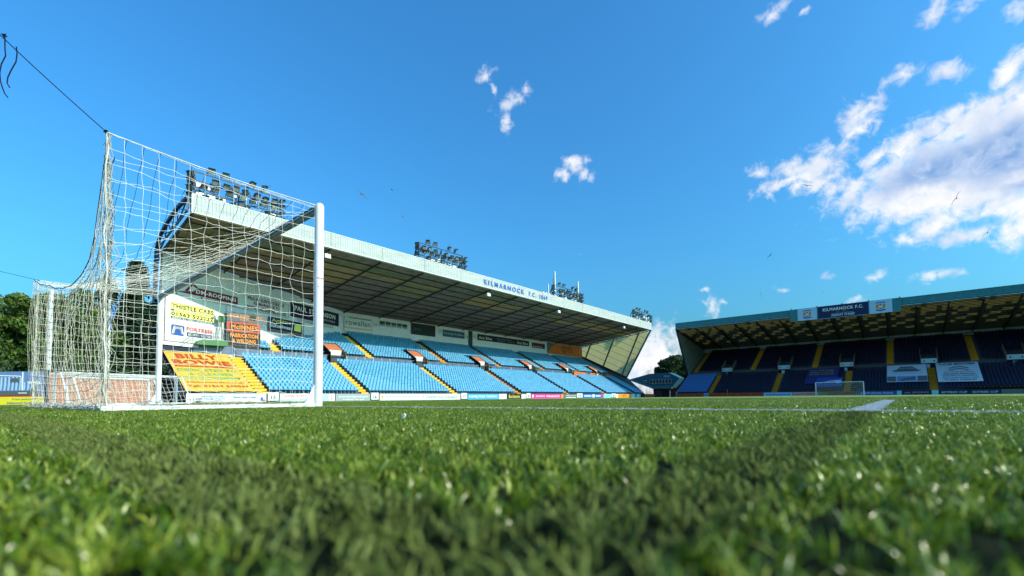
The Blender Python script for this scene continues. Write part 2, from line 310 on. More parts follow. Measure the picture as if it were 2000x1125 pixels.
# ------------------------------------------------------------------ grass fibres (stuff)
def blade_mat(name, c0, c1, c2, rough, trans, spec):
    m = bpy.data.materials.new(name); m.use_nodes = True; nt = m.node_tree; N = nt.nodes.new; L = nt.links.new
    p = nt.nodes['Principled BSDF']; p.inputs['Roughness'].default_value = rough; p.inputs['Specular IOR Level'].default_value = spec
    at = N('ShaderNodeAttribute'); at.attribute_name = 'tone'; at.attribute_type = 'GEOMETRY'
    oi = N('ShaderNodeObjectInfo'); ad = N('ShaderNodeMath'); ad.operation = 'MULTIPLY_ADD'; L(oi.outputs['Random'], ad.inputs[0]); ad.inputs[1].default_value = .45; L(at.outputs['Fac'], ad.inputs[2])
    fr = N('ShaderNodeMath'); fr.operation = 'FRACT'; L(ad.outputs[0], fr.inputs[0])
    cr = N('ShaderNodeValToRGB'); e = cr.color_ramp.elements; e[0].color = (*c0, 1); e[1].color = (*c2, 1); k = e.new(.5); k.color = (*c1, 1); L(fr.outputs[0], cr.inputs[0])
    L(cr.outputs[0], p.inputs['Base Color'])
    t = N('ShaderNodeBsdfTranslucent'); L(cr.outputs[0], t.inputs[0]); ms = N('ShaderNodeMixShader'); ms.inputs[0].default_value = trans
    L(p.outputs[0], ms.inputs[1]); L(t.outputs[0], ms.inputs[2]); L(ms.outputs[0], nt.nodes['Material Output'].inputs[0])
    return m
GREEN = blade_mat('green_turf_fibre', (.014, .062, .003), (.135, .215, .008), (.68, .68, .12), .25, .30, .45)
OLIVE = blade_mat('painted_olive_turf_fibre', (.065, .085, .018), (.155, .185, .045), (.29, .33, .11), .95, .10, .0)
CHALK = blade_mat('white_turf_fibre', (.42, .45, .48), (.52, .55, .58), (.62, .64, .66), .6, .2, .3)
def tuft_meshes(m, n, h, wid, spread, lean):
    out = []
    for q in range(n):
        rng = np.random.default_rng(100+q); V = []; F = []; T = []
        for b in range(11):
            a = rng.uniform(0, 2*math.pi); r = rng.uniform(0, spread); bx, by = r*math.cos(a), r*math.sin(a)
            hh = h*rng.uniform(.6, 1.15); w = wid*rng.uniform(.7, 1.25); fa = rng.uniform(0, 2*math.pi); la = rng.uniform(0, 2*math.pi); ln = lean*rng.uniform(.2, 1.3)*hh
            k = len(V); wx, wy = math.cos(fa)*w/2, math.sin(fa)*w/2; dx, dy = math.cos(la)*ln, math.sin(la)*ln; tone = rng.uniform(0, .55)
            for t, ww in ((0, .9), (.35, 1), (.7, .8)):
                x = bx+dx*t*t; y = by+dy*t*t; z = hh*(t - .12*t*t*ln/hh)
                V += [(x-wx*ww, y-wy*ww, z), (x+wx*ww, y+wy*ww, z)]; T += [tone, tone]
            V.append((bx+dx, by+dy, hh*(1-.18*min(1, ln/hh)))); T.append(tone)
            F += [(k, k+1, k+3, k+2), (k+2, k+3, k+5, k+4), (k+4, k+5, k+6)]
        me = bpy.data.meshes.new('turf_tuft'); me.from_pydata(V, [], F); me.update(); me.materials.append(m)
        at = me.attributes.new('tone', 'FLOAT', 'POINT'); at.data.foreach_set('value', np.array(T, np.float32))
        for p in me.polygons: p.use_smooth = True
        out.append(me)
    return out
def scatter(name, pts, scl, meshes, label, cat):
    me = bpy.data.meshes.new(name); me.vertices.add(len(pts)); me.vertices.foreach_set('co', pts.astype(np.float32).ravel()); me.update()
    at = me.attributes.new('size', 'FLOAT', 'POINT'); at.data.foreach_set('value', scl.astype(np.float32))
    at = me.attributes.new('turn', 'FLOAT_VECTOR', 'POINT'); n = len(pts)
    rot = np.stack([RNG.normal(0, .10, n), RNG.normal(0, .10, n), RNG.uniform(0, 2*math.pi, n)], 1)
    at.data.foreach_set('vector', rot.astype(np.float32).ravel())
    src = bpy.data.collections.new(name + '_tufts')
    for k, tm in enumerate(meshes): src.objects.link(bpy.data.objects.new('turf_tuft', tm))
    o = bpy.data.objects.new(name, me); COL.objects.link(o); tag(o, label, cat, kind='stuff')
    ng = bpy.data.node_groups.new(name + '_scatter', 'GeometryNodeTree'); ng.interface.new_socket('Geometry', in_out='INPUT', socket_type='NodeSocketGeometry'); ng.interface.new_socket('Geometry', in_out='OUTPUT', socket_type='NodeSocketGeometry')
    N = ng.nodes.new; L = ng.links.new; gi = N('NodeGroupInput'); go = N('NodeGroupOutput'); ip = N('GeometryNodeInstanceOnPoints'); ci = N('GeometryNodeCollectionInfo')
    ci.inputs['Collection'].default_value = src; ci.inputs['Separate Children'].default_value = True; ci.inputs['Reset Children'].default_value = True
    a1 = N('GeometryNodeInputNamedAttribute'); a1.data_type = 'FLOAT'; a1.inputs['Name'].default_value = 'size'
    a2 = N('GeometryNodeInputNamedAttribute'); a2.data_type = 'FLOAT_VECTOR'; a2.inputs['Name'].default_value = 'turn'
    L(gi.outputs[0], ip.inputs['Points']); L(ci.outputs[0], ip.inputs['Instance']); ip.inputs['Pick Instance'].default_value = True
    L(a2.outputs['Attribute'], ip.inputs['Rotation'])
    L(a1.outputs['Attribute'], ip.inputs['Scale']); L(ip.outputs[0], go.inputs[0])
    md = o.modifiers.new('scatter', 'NODES'); md.node_group = ng
    return o
def build_grass():
    P = []; S = []
    def ring(r0, r1, dens, half, scale):
        area = (r1*r1-r0*r0)*half; n = int(area*dens); r = np.sqrt(RNG.uniform(r0*r0, r1*r1, n)); t = RNG.uniform(-half, half, n) + .703
        x = CAM.x - np.sin(t)*r; y = CAM.y + np.cos(t)*r
        P.append(np.stack([x, y, np.full(n, -.018)], 1)); S.append(scale*RNG.uniform(.82, 1.15, n))
    ring(.09, .8, 3300, math.pi, .95); ring(.8, 1.8, 3000, math.pi, .98); ring(1.8, 3.2, 2300, R(110), 1.0); ring(3.2, 6, 1100, R(70), 1.02)
    ring(6, 11, 520, R(58), 1.03); ring(11, 22, 200, R(56), 1.04)
    P = np.concatenate(P); S = np.concatenate(S)
    x, y = P[:, 0], P[:, 1]; jx = x + RNG.normal(0, .004, len(x)); jy = y + RNG.normal(0, .004, len(x))
    white = ((np.abs(jy) < .06) & (np.abs(jx) < 33)) | ((np.abs(jx-9.10) < .062) & (jy > 0) & (jy < 5.5)) | ((np.abs(jx+9.10) < .062) & (jy > 0) & (jy < 5.5)) | ((np.abs(jy-5.5) < .06) & (np.abs(jx) < 9.16))
    olive = ((np.abs(jy+2.64) < .07) & (jx < 9.17) & (jx > -12)) | ((np.abs(jx-9.105) < .066) & (jy < -.06) & (jy > -2.71))
    ok = (x > -12.2) | (y > 8)
    g = ok & ~white & ~olive
    big = np.hypot(x-CAM.x, y-CAM.y) > 3.2
    tm = tuft_meshes(GREEN, 16, .0195, .0019, .013, .95); tb = tuft_meshes(GREEN, 10, .0195, .0030, .030, .9)
    scatter('grass', P[g & ~big], S[g & ~big], tm, 'short glossy green artificial turf in the foreground', 'grass')
    scatter('grass', P[g & big], S[g & big], tb, 'short green artificial turf of the pitch further out', 'grass')
    to = tuft_meshes(OLIVE, 12, .0195, .0020, .013, .95)
    scatter('painted_grass', P[olive], S[olive], to, 'matt olive band of overpainted turf behind the goal', 'turf line')
    tw = tuft_meshes(CHALK, 6, .0195, .0022, .012, .8)
    # the line fibres need more cover than the surrounding turf has far out
    n = 7000; lx = RNG.uniform(-3, 9.2, n); ly = RNG.uniform(-.06, .06, n); n2 = 7000; l2x = RNG.uniform(9.04, 9.16, n2); l2y = RNG.uniform(.06, 5.5, n2)**1.0
    E_ = np.stack([np.concatenate([lx, l2x]), np.concatenate([ly, l2y]), np.full(n+n2, -.018)], 1)
    WP = np.concatenate([P[white], E_]); WS = np.concatenate([S[white], RNG.uniform(.72, .95, n+n2)])
    scatter('line_fibres', WP, WS, tw, 'white turf fibres of the goal line and goal area line', 'turf line')
build_grass()

# ------------------------------------------------------------------ goal
def cord_grid(P, nu, nv, r, jit, sub=1, rng=None, fam=3):
    """P(u,v)->Vector; returns MB with strings along both directions"""
    mb = MB(); rng = rng or random
    J = [[Vector((rng.gauss(0, jit), rng.gauss(0, jit), rng.gauss(0, jit))) if 0 < i < nu and 0 < j < nv else Vector() for j in range(nv+1)] for i in range(nu+1)]
    G = [[P(i/nu, j/nv) + J[i][j] for j in range(nv+1)] for i in range(nu+1)]
    def run(pts):
        q = []
        for a, b in zip(pts[:-1], pts[1:]):
            q.append(a); m = (a+b)/2; L = (b-a).length; m = m + Vector((rng.gauss(0, jit*.35), rng.gauss(0, jit*.35), -L*.05*abs(rng.gauss(0, 1)))); q.append(m)
        q.append(pts[-1]); mb.tube(q, r, 3, False)
    for i in range(nu+1):
        if fam & 1: run(G[i])
    for j in range(nv+1):
        if fam & 2: run([G[i][j] for i in range(nu+1)])
    return mb
def interp(pts, x):
    for (a, fa), (b, fb) in zip(pts[:-1], pts[1:]):
        if a <= x <= b:
            t = (x-a)/(b-a); t = t*t*(3-2*t)*.35 + t*.65; return fa + (fb-fa)*t
    return pts[0][1] if x < pts[0][0] else pts[-1][1]
B1 = Vector((3.70, -2.05, 2.58)); B2 = Vector((-3.72, -1.97, 2.50))
SAG = [(-3.72, 2.50), (-3.26, 2.38), (-2.2, 2.14), (-1.05, 1.94), (.0, 1.72), (.9, 1.58), (1.6, 1.50), (2.3, 1.49), (2.8, 1.55), (3.05, 1.70), (3.26, 2.0), (3.45, 2.28), (3.6, 2.46), (3.70, 2.58)]
def back_edge(u):
    x = 3.70 - 7.42*u; dip = 2.54 - interp(SAG, x)
    return Vector((x, -2.03 + .0*dip, interp(SAG, x)))
def build_goal():
    g = empty('goal', (0, 0, 0)); tag(g, 'white full-size football goal with sagging box net, nearest to the camera', 'football goal')
    def post(x, h):
        mb = MB(); k = 20; rings = [(0, .052), (h-.05, .052), (h-.025, .047), (h-.008, .034), (h, .012)]
        vs = []; fs = []
        for z, r in rings:
            for j in range(k): t = 2*math.pi*j/k; vs.append((x+r*math.cos(t), r*1.05*math.sin(t), z-.03 if z == 0 else z))
        for i in range(len(rings)-1):
            for j in range(k): fs.append((i*k+j, i*k+(j+1) % k, (i+1)*k+(j+1) % k, (i+1)*k+j))
        fs.append(tuple(range(4*k, 5*k))); mb.add(vs, fs)
        o = mb.build('post', WHITE_POST, g, True)
        return o
    p = post(3.71, 2.56); post(-3.71, 2.56)
    MB().tube([(3.71, 0, 1.585), (3.71, 0, 1.60)], .0535, 20, False).build('red_tape', flat('faded_red_tape', (.75, .12, .12)), p)
    MB().tube([(3.71, 0, 1.482), (3.71, 0, 1.488)], .0533, 20, False).build('red_tape', flat('faded_red_tape', (.75, .12, .12)), p)
    mb = MB(); k = 16; vs = []; fs = []
    for x in (-3.66, 3.66):
        for j in range(k):
            t = 2*math.pi*j/k; vs.append((x, .05*math.cos(t), 2.49+.05*math.sin(t)))
    for j in range(k): fs.append((j, (j+1) % k, k+(j+1) % k, k+j))
    mb.add(vs, fs); cb = mb.build('crossbar', WHITE_POST, g, True)
    mb = MB()
    for sy in (-1,): mb.box((-3.66, sy*.056, 2.462), (3.66, sy*.047, 2.474)); mb.box((-3.66, sy*.056, 2.506), (3.66, sy*.047, 2.518))
    mb.build('net_rail', STEEL_GREY, cb)
    for sx in (1, -1):
        x = 3.71*sx
        MB().prism([(x, -.04, .0), (x, -.21, .0), (x, -.15, .06), (x, -.04, .30)], (.012, 0, 0)).build('foot_bracket', WHITE_POST, g)
        MB().box((x-.05, -1.95, -.02), (x+.03, -.05, .035)).build('base_bar', WHITE_POST, g)
    MB().box((-3.75, -2.03, -.02), (3.73, -1.95, .035)).build('base_bar', WHITE_POST, g)
    rnd = random.Random(3)
    def side(x, B):
        def P(u, v):
            top = Vector((x, -.06, 2.49)).lerp(B, u); bot = Vector((x, -.06, .03)).lerp(Vector((x, -1.99, .03)), u)
            sl = math.sin(math.pi*u)*.045*math.sin(math.pi*v)
            q = bot.lerp(top, v); q.x += sl*(1 if x > 0 else -1)*.6; q.z -= math.sin(math.pi*u)*.03*v
            return q
        return P
    cord_grid(side(3.70, B1), 15, 18, .0020, .009, rng=rnd).build('net', CORD, g)
    cord_grid(side(-3.70, B2), 14, 17, .0028, .009, rng=rnd).build('net', CORD, g)
    def back(u, v):
        t = back_edge(u); b = Vector((3.70-7.42*u, -1.99, .02)); w = math.sin(u*61)*.010*math.sin(math.pi*v) + math.sin(u*23)*.02*math.sin(math.pi*v)
        q = b.lerp(t, v); q.y += w - .05*math.sin(math.pi*v); q.x += .012*math.sin(v*7+u*20)
        if v > 0: q.z += 0
        return q
    cord_grid(back, 52, 17, .0027, .006, rng=rnd).build('net', CORD_OLD, g)
    def roof(u, v):
        x = 3.70-7.42*u; f = Vector((x, -.05, 2.50)); t = back_edge(u); q = f.lerp(t, v); dip = (2.54-t.z)
        q.z = 2.50+(t.z-2.50)*v**.88 - math.sin(math.pi*v)*.03; return q
    cord_grid(roof, 52, 15, .0020, .010, rng=random.Random(21), fam=1).build('net', CORD, g)
    cord_grid(roof, 52, 15, .0024, .010, rng=random.Random(21), fam=2).build('net', mat('shade_toned_net_cord', (.035, .035, .045), .9, .1), g)  # crosswise roof strings coloured dark to carry the underside shade
    # gathered folds of spare net hanging at the near back corner, and spare net lying on the rear bar
    mb = MB()
    for k in range(15):
        a = rnd.uniform(-.16, .02); b = rnd.uniform(-.03, .14); pts = []
        for j in range(26):
            t = j/25; z = 2.55*(1-t)+.02; wv = .018*math.sin(j*1.9+k)+.012*rnd.gauss(0, 1)
            sp = min(1, t*2.2)*(1-.25*t)
            pts.append((3.68+a*sp+wv*.8, -2.03+b*sp*.6+wv, z))
        mb.tube(pts, .0028, 3, False)
    for k in range(60):
        z = rnd.uniform(.1, 2.4); x = 3.68-rnd.uniform(0, .12); mb.tube([(x, -2.03, z), (x-.05, -1.99, z-.04), (3.68, -1.98, z+.03)], .003, 3, False)
    mb.build('net_fold', CORD_OLD, g)
    mb = MB()
    for k in range(150):
        x = rnd.uniform(-3.7, 3.68); y = -1.99+rnd.gauss(0, .07); pts = []
        for j in range(6): pts.append((x+j*.07+rnd.gauss(0, .02), y+rnd.gauss(0, .035), max(.006, .045+rnd.gauss(0, .028)-.02*abs(j-3))))
        mb.tube(pts, .0035, 3, False)
    for k in range(34):
        y = rnd.uniform(-1.9, -.25); pts = [(3.70+rnd.gauss(0, .05), y+j*.07, max(.008, .05+rnd.gauss(0, .03))) for j in range(5)]; mb.tube(pts, .003, 3, False)
    mb.build('net_skirt', CORD_OLD, g)
    # edge ropes
    mb = MB(); er = lambda: (mb.build('edge_rope', CORD, g), MB())[1]
    mb.tube([Vector((3.71, -.03, 2.52)).lerp(B1, t/12) - Vector((0, 0, math.sin(math.pi*t/12)*.03)) for t in range(13)], .006, 5)
    mb = er(); mb.tube([Vector((-3.71, -.03, 2.52)).lerp(B2, t/12) for t in range(13)], .006, 5)
    mb = er(); mb.tube([B1 + (Vector((3.70, -2.0, .02))-B1)*(t/16) + Vector((rnd.gauss(0, .008), rnd.gauss(0, .008), 0)) for t in range(17)], .006, 5)
    mb = er(); mb.tube([B2 + (Vector((-3.72, -1.99, .02))-B2)*(t/16) + Vector((rnd.gauss(0, .012), rnd.gauss(0, .012), 0)) for t in range(17)], .006, 5)
    mb.build('edge_rope', CORD, g)
    MB().tube([back_edge(t/60) for t in range(61)], .005, 5).build('edge_rope', ROPE, g)
    MB().tube([back_edge(t/60)+Vector((0, .05, -.03)) for t in range(3, 58)], .0035, 5).build('edge_rope', ROPE, g)
    for B in (B1, B2):
        s = []
        for k in range(14): s.append(B + Vector((rnd.gauss(0, .012), rnd.gauss(0, .012), rnd.gauss(0, .012))))
        MB().tube(s, .006, 5).build('knot', ROPE, g)
    # guy ropes to the net support poles
    def guy(B, T, label, tails):
        o = empty('guy_rope', B); tag(o, label, 'rope', 'ropes holding up the goal net')
        mb = MB(B); mb.tube([B.lerp(T, t/20) - Vector((0, 0, math.sin(math.pi*t/20)*.03)) for t in range(21)], .0038, 6); mb.build('rope', ROPE, o)
        if tails:
            A = B.lerp(T, .55)
            s = MB(B); s.tube([A + Vector((rnd.gauss(0, .008), rnd.gauss(0, .008), rnd.gauss(0, .008))) for k in range(12)], .006, 5); s.build('knot', ROPE, o)
            ri = Vector((.763, .646, 0))
            def tail(A, seq): 
                m = MB(B); pts = [A + ri*a + Vector((0, 0, -b)) for a, b in seq]; m.tube(pts, .0042, 6); m.build('rope_tail', ROPE, o)
            tail(B.lerp(T, .545), [(0, 0), (.004, .10), (.012, .17), (-.02, .24), (-.03, .31), (-.022, .38), (-.002, .44), (.02, .49), (.045, .52)])
            tail(B.lerp(T, .49), [(0, 0), (.008, .06), (.002, .13), (-.03, .19), (-.06, .26), (-.065, .31), (-.04, .35)])
    guy(B1, Vector((3.80, -3.24, 3.49)), 'dark guy rope with loose frayed tails above the near net corner', True)
    guy(B2, Vector((-4.14, -4.20, 2.99)), 'thin dark guy rope running from the far back corner of the net', False)
    for B, T, la in ((B1, Vector((3.80, -3.24, 3.49)), 'net support pole behind the near back corner of the goal'), (B2, Vector((-4.14, -4.20, 2.99)), 'net support pole behind the far back corner of the goal')):
        o = empty('net_support_pole', (T.x, T.y, 0)); tag(o, la, 'pole', 'net support poles')
        MB().tube([(0, 0, -.03), (0, 0, T.z+.05)], .035, 12).build('pole', STEEL_DK, o)
        MB().tube([(0, 0, T.z+.05), (0, 0, T.z+.09)], .04, 12).build('cap', STEEL_DK, o)
build_goal()

def small_goal(name, a, b, h, label, depth, cat='training goal', r=.035):
    A = Vector((a[0], a[1], 0)); B = Vector((b[0], b[1], 0)); d = (B-A).normalized(); back = Vector((-d.y, d.x, 0))*depth
    o = empty(name, A); tag(o, label, cat, 'training goals by the brick wall' if cat == 'training goal' else None)
    up = Vector((0, 0, h))
    for p in (A, B): MB(A).tube([p-Vector((0, 0, .03)), p+up], r, 10).build('post', WHITE_POST, o)
    MB(A).tube([A+up, B+up], r, 10).build('crossbar', WHITE_POST, o)
    for p in (A, B):
        MB(A).tube([p+up, p+up+back*.35, p+back+Vector((0, 0, .02)), p+Vector((0, 0, .02))], r*.6, 8).build('side_frame', WHITE_POST, o)
    MB(A).tube([A+back+Vector((0, 0, .02)), B+back+Vector((0, 0, .02))], r*.6, 8).build('base_bar', WHITE_POST, o)
    L = (B-A).length; rn = random.Random(5)
    def P(u, v):
        q = A.lerp(B, u) + back*(1-(1-v)**1.0 if v < 1 else 1)*.0
        if v < .3: q = A.lerp(B, u)+up+back*.35*(v/.3)
        else: q = A.lerp(B, u)+up*(1-(v-.3)/.7)+back*(.35+.65*(v-.3)/.7)
        return q - A
    cord_grid(P, int(L/.14), 10, .004 if r < .05 else .01, .012, rng=rn).build('net', CORD, o)
    return o
small_goal('training_goal', (-9.69, -1.17), (-10.58, 2.01), 0.96, 'wide white training goal frame standing behind the far net', -.9)
small_goal('training_goal', (-8.03, -1.07), (-8.85, .87), 0.76, 'smaller white training goal in front of the wider one', -.6)
small_goal('goal', (3.71, 103.5), (-3.71, 103.5), 2.5, 'distant white football goal in front of the end stand', -1.6, 'football goal', .07)

# ------------------------------------------------------------------ left background: hoarding, brick wall, poles
def brick_mat():
    m = bpy.data.materials.new('red_brickwork'); m.use_nodes = True; nt = m.node_tree; N = nt.nodes.new; L = nt.links.new
    p = nt.nodes['Principled BSDF']; p.inputs['Roughness'].default_value = .9
    tc = N('ShaderNodeTexCoord'); b = N('ShaderNodeTexBrick'); b.inputs['Scale'].default_value = 1; b.inputs['Brick Width'].default_value = .225; b.inputs['Row Height'].default_value = .075; b.inputs['Mortar Size'].default_value = .006
    b.inputs['Color1'].default_value = (.42, .12, .06, 1); b.inputs['Color2'].default_value = (.55, .20, .10, 1); b.inputs['Mortar'].default_value = (.35, .30, .26, 1)
    sp = N('ShaderNodeSeparateXYZ'); L(tc.outputs['Object'], sp.inputs[0]); cb = N('ShaderNodeCombineXYZ'); L(sp.outputs['X'], cb.inputs['X']); L(sp.outputs['Z'], cb.inputs['Y']); L(cb.outputs[0], b.inputs['Vector'])
    L(b.outputs['Color'], p.inputs['Base Color']); bu = N('ShaderNodeBump'); bu.inputs['Distance'].default_value = .01; L(b.outputs['Fac'], bu.inputs['Height']); bu.invert = True; L(bu.outputs[0], p.inputs['Normal'])
    return m
def build_left():
    W0 = Vector((-13.10, -1.06, 0)); W1 = Vector((-14.92, 2.27, 0)); d = W1-W0; a = math.atan2(d.y, d.x)
    o = empty('brick_wall', (W0.x, W0.y, -.05), a); tag(o, 'low red brick wall behind the training goals and the net', 'wall')
    L = d.length
    MB().box((0, 0, 0), (L, .22, 1.10)).build('brickwork', brick_mat(), o)
    MB().box((-.02, -.03, 1.10), (L+.02, .25, 1.17)).build('coping', CONC_PALE, o)
    H0 = Vector((-14.9, -3.1, 0)); H1 = Vector((-12.90, -1.12, 0)); d = H1-H0; a = math.atan2(d.y, d.x); L = d.length
    o = sign('advertising_board', 'blue-grey picture hoarding with a yellow bottom strip, left of the net', 'hoarding', (H0.x, H0.y, 0), a, L, 1.14, GREYBLUE, t=.06)
    e = L
    patch(o, rect(0, .02, e, .29), BRIGHT_Y, name='yellow_strip'); patch(o, rect(0, .295, e-.1, .33), RED_T, name='red_strip')
    s = 1.17/88.0
    def X(px): return e - (88-px)*s*1.0
    patch(o, rect(X(0)-.7, .34, X(72), .48), SLATE, name='printed_ground')
    patch(o, [(X(8), .92), (X(24), .92), (X(28), .78), (X(8), .78)], SLATE, name='printed_window', y=-.02)
    patch(o, [(X(56), .56), (X(64), .66), (X(68), .67), (X(71), .5), (X(71), .36), (X(54), .36)], SLATE, name='printed_arch', y=-.02)
    for k in range(-5, 7):
        x = X(8+k*9); tp = .96 if k < 3 else .78
        patch(o, [(x, .50), (x+.05, .50), (x+.075, tp-.25), (x+.07, tp), (x+.03, tp), (x+.02, tp-.25)], CRESTBG, name='printed_stripe')
    patch(o, [(X(-30), 1.03), (X(28), 1.0), (X(34), .9), (X(34), .86), (X(26), .97), (X(-30), .99)], WHITE_T, name='printed_roofline')
    patch(o, rect(X(33), .5, X(36), 1.12), WHITE_T, name='printed_column', y=-.022)
    for k in range(6): patch(o, [(X(46+k*5), .80), (X(50+k*5), .80), (X(52+k*5), .70), (X(51+k*5), .70)], WHITE_T, name='printed_stripe', y=-.022)
    patch(o, rect(X(26), .40, X(46), .43), WHITE_T, name='printed_car', y=-.022)
    text(o, 'Proud sponsors of', X(14), .175, X(70)-X(14), .065, BLUE_T, bold=.01); text(o, 'Kilmarnock Football Club', X(2), .05, X(84)-X(2), .075, BLUE_T, bold=.01)
    MB().box((L, -.02, 0), (L+.05, .08, 1.2)).build('end_post', STEEL_DK, o)
    o = empty('flag_pole', (-14.10, -.96, 0)); tag(o, 'slim white pole standing behind the brick wall, left of the net', 'pole')
    MB().tube([(0, 0, 0), (0, 0, 4.1)], .065, 12).build('pole', WHITE_POST, o); MB().tube([(0, 0, 4.1), (0, 0, 4.15)], .075, 12).build('cap', WHITE_POST, o)
    o = empty('flag_pole', (-14.38, .70, 0)); tag(o, 'white pole carrying a limp blue and white flag', 'flag')
    MB().tube([(0, 0, 0), (0, 0, 4.1)], .04, 10).build('pole', WHITE_POST, o)
    r = Vector((.763, .646, 0)); mb = MB(); vs = []; fs = []; nn = 9
    for j in range(nn+1):
        z = 4.0-j*.115; wd = .05+.10*math.sin(math.pi*min(1, j/7))+.02
        for i in range(4):
            t = i/3; p = r*(wd*t+.03) + Vector((0, 0, 0)) + Vector((-.646, .763, 0))*.035*math.sin(i*2.2+j*.8); vs.append((p.x, p.y, z-.03*t))
    for j in range(nn):
        for i in range(3): fs.append((j*4+i, j*4+i+1, j*4+i+5, j*4+i+4))
    mb.add(vs, fs); f = mb.build('flag_cloth', mat('blue_white_flag', (.12, .30, .62), .8, .1, var=.9, vscale=4), o)
    sd = f.modifiers.new('s', 'SOLIDIFY'); sd.thickness = .004
    # dark slatted fence behind the wall
    o = empty('timber_fence', (-19, -2, 0)); tag(o, 'dark timber fence beneath the trees behind the brick wall', 'fence')
    A = Vector((-19, -8, 0)); B = Vector((-23, 2.2, 0)); nb = 66; me = MB().box((-.07, -.012, 0), (.07, .012, 1.5)).mesh('fence_board', PURPLE_BLACK)
    an = math.atan2((B-A).y, (B-A).x)
    for k in range(nb):
        p = A.lerp(B, k/nb); link_copy(me, 'fence_board', (p.x+19, p.y+2, -.05+random.uniform(-.01, .01)), o, an)
    mb = MB((-19, -2, 0))
    for z in (.4, 1.2): mb.bar(A+Vector((-.04, 0, z)), B+Vector((-.04, 0, z)), .05, .08)
    mb.build('rail', PURPLE_BLACK, o)
build_left()

# ------------------------------------------------------------------ seats
def seat_mesh(name, m, lo=False):
    """faces +x, spans y -.22..+.22"""
    mb = MB(); w = .215; n = 2 if lo else 4; vs = []; fs = []
    prof = [(.06, .40), (.0, .60), (-.05, .82)] if not lo else [(.05, .40), (-.05, .82)]
    for s in (0, 1):
        for i in range(n+1):
            y = -w + 2*w*i/n; c = (1-(y/w)**2)*.05
            for x, z in prof: vs.append((x-c-(.03 if s else 0), y*(1-.12*(z > .8)), z))
    k = len(prof); q = (n+1)*k
    for i in range(n):
        for j in range(k-1):
            a = i*k+j; fs.append((a, a+k, a+k+1, a+1)); fs.append((q+a, q+a+1, q+a+k+1, q+a+k))
        a = i*k+k-1; fs.append((a, a+k, q+a+k, q+a))
    for i in (0, n):
        for j in range(k-1): a = i*k+j; fs.append((a, a+1, q+a+1, q+a))
    mb.add(vs, fs)
    mb.prism([(.06, -w, .40), (.42, -w, .44), (.44, -w, .40), (.08, -w, .36)], (0, 2*w, 0))
    if not lo: mb.box((.02, -.03, .0), (.10, .03, .38))
    return mb.mesh(name, m)
def join_copies(name, me, pos, rz, m, parent):
    n = len(me.vertices); co = np.empty(n*3, np.float32); me.vertices.foreach_get('co', co); co = co.reshape(-1, 3)
    c, s = math.cos(rz), math.sin(rz); co = np.stack([co[:, 0]*c-co[:, 1]*s, co[:, 0]*s+co[:, 1]*c, co[:, 2]], 1)
    tri = np.array([t.vertices[:] for t in (me.calc_loop_triangles() or me.loop_triangles)], np.int32)
    pos = np.asarray(pos, np.float32); V = (co[None] + pos[:, None]).reshape(-1, 3); F = (tri[None] + (np.arange(len(pos))*n)[:, None, None]).reshape(-1, 3)
    o = bpy.data.objects.new(name, np_mesh(name, V, F, m)); COL.objects.link(o); o.parent = parent; tag(o, kind='stuff'); return o

def clip_poly(poly, fn):
    """Sutherland-Hodgman against fn(p)>=0, p 2D"""
    out = []
    for i in range(len(poly)):
        a, b = poly[i], poly[(i+1) % len(poly)]; fa, fb = fn(a), fn(b)
        if fa >= 0: out.append(a)
        if (fa >= 0) != (fb >= 0): t = fa/(fa-fb); out.append((a[0]+(b[0]-a[0])*t, a[1]+(b[1]-a[1])*t))
    return out
def clip_convex(cell, poly):
    """poly counter-clockwise"""
    for i in range(len(poly)):
        a, b = poly[i], poly[(i+1) % len(poly)]
        cell = clip_poly(cell, lambda p: (b[0]-a[0])*(p[1]-a[1])-(b[1]-a[1])*(p[0]-a[0]))
        if len(cell) < 3: return []
    return cell

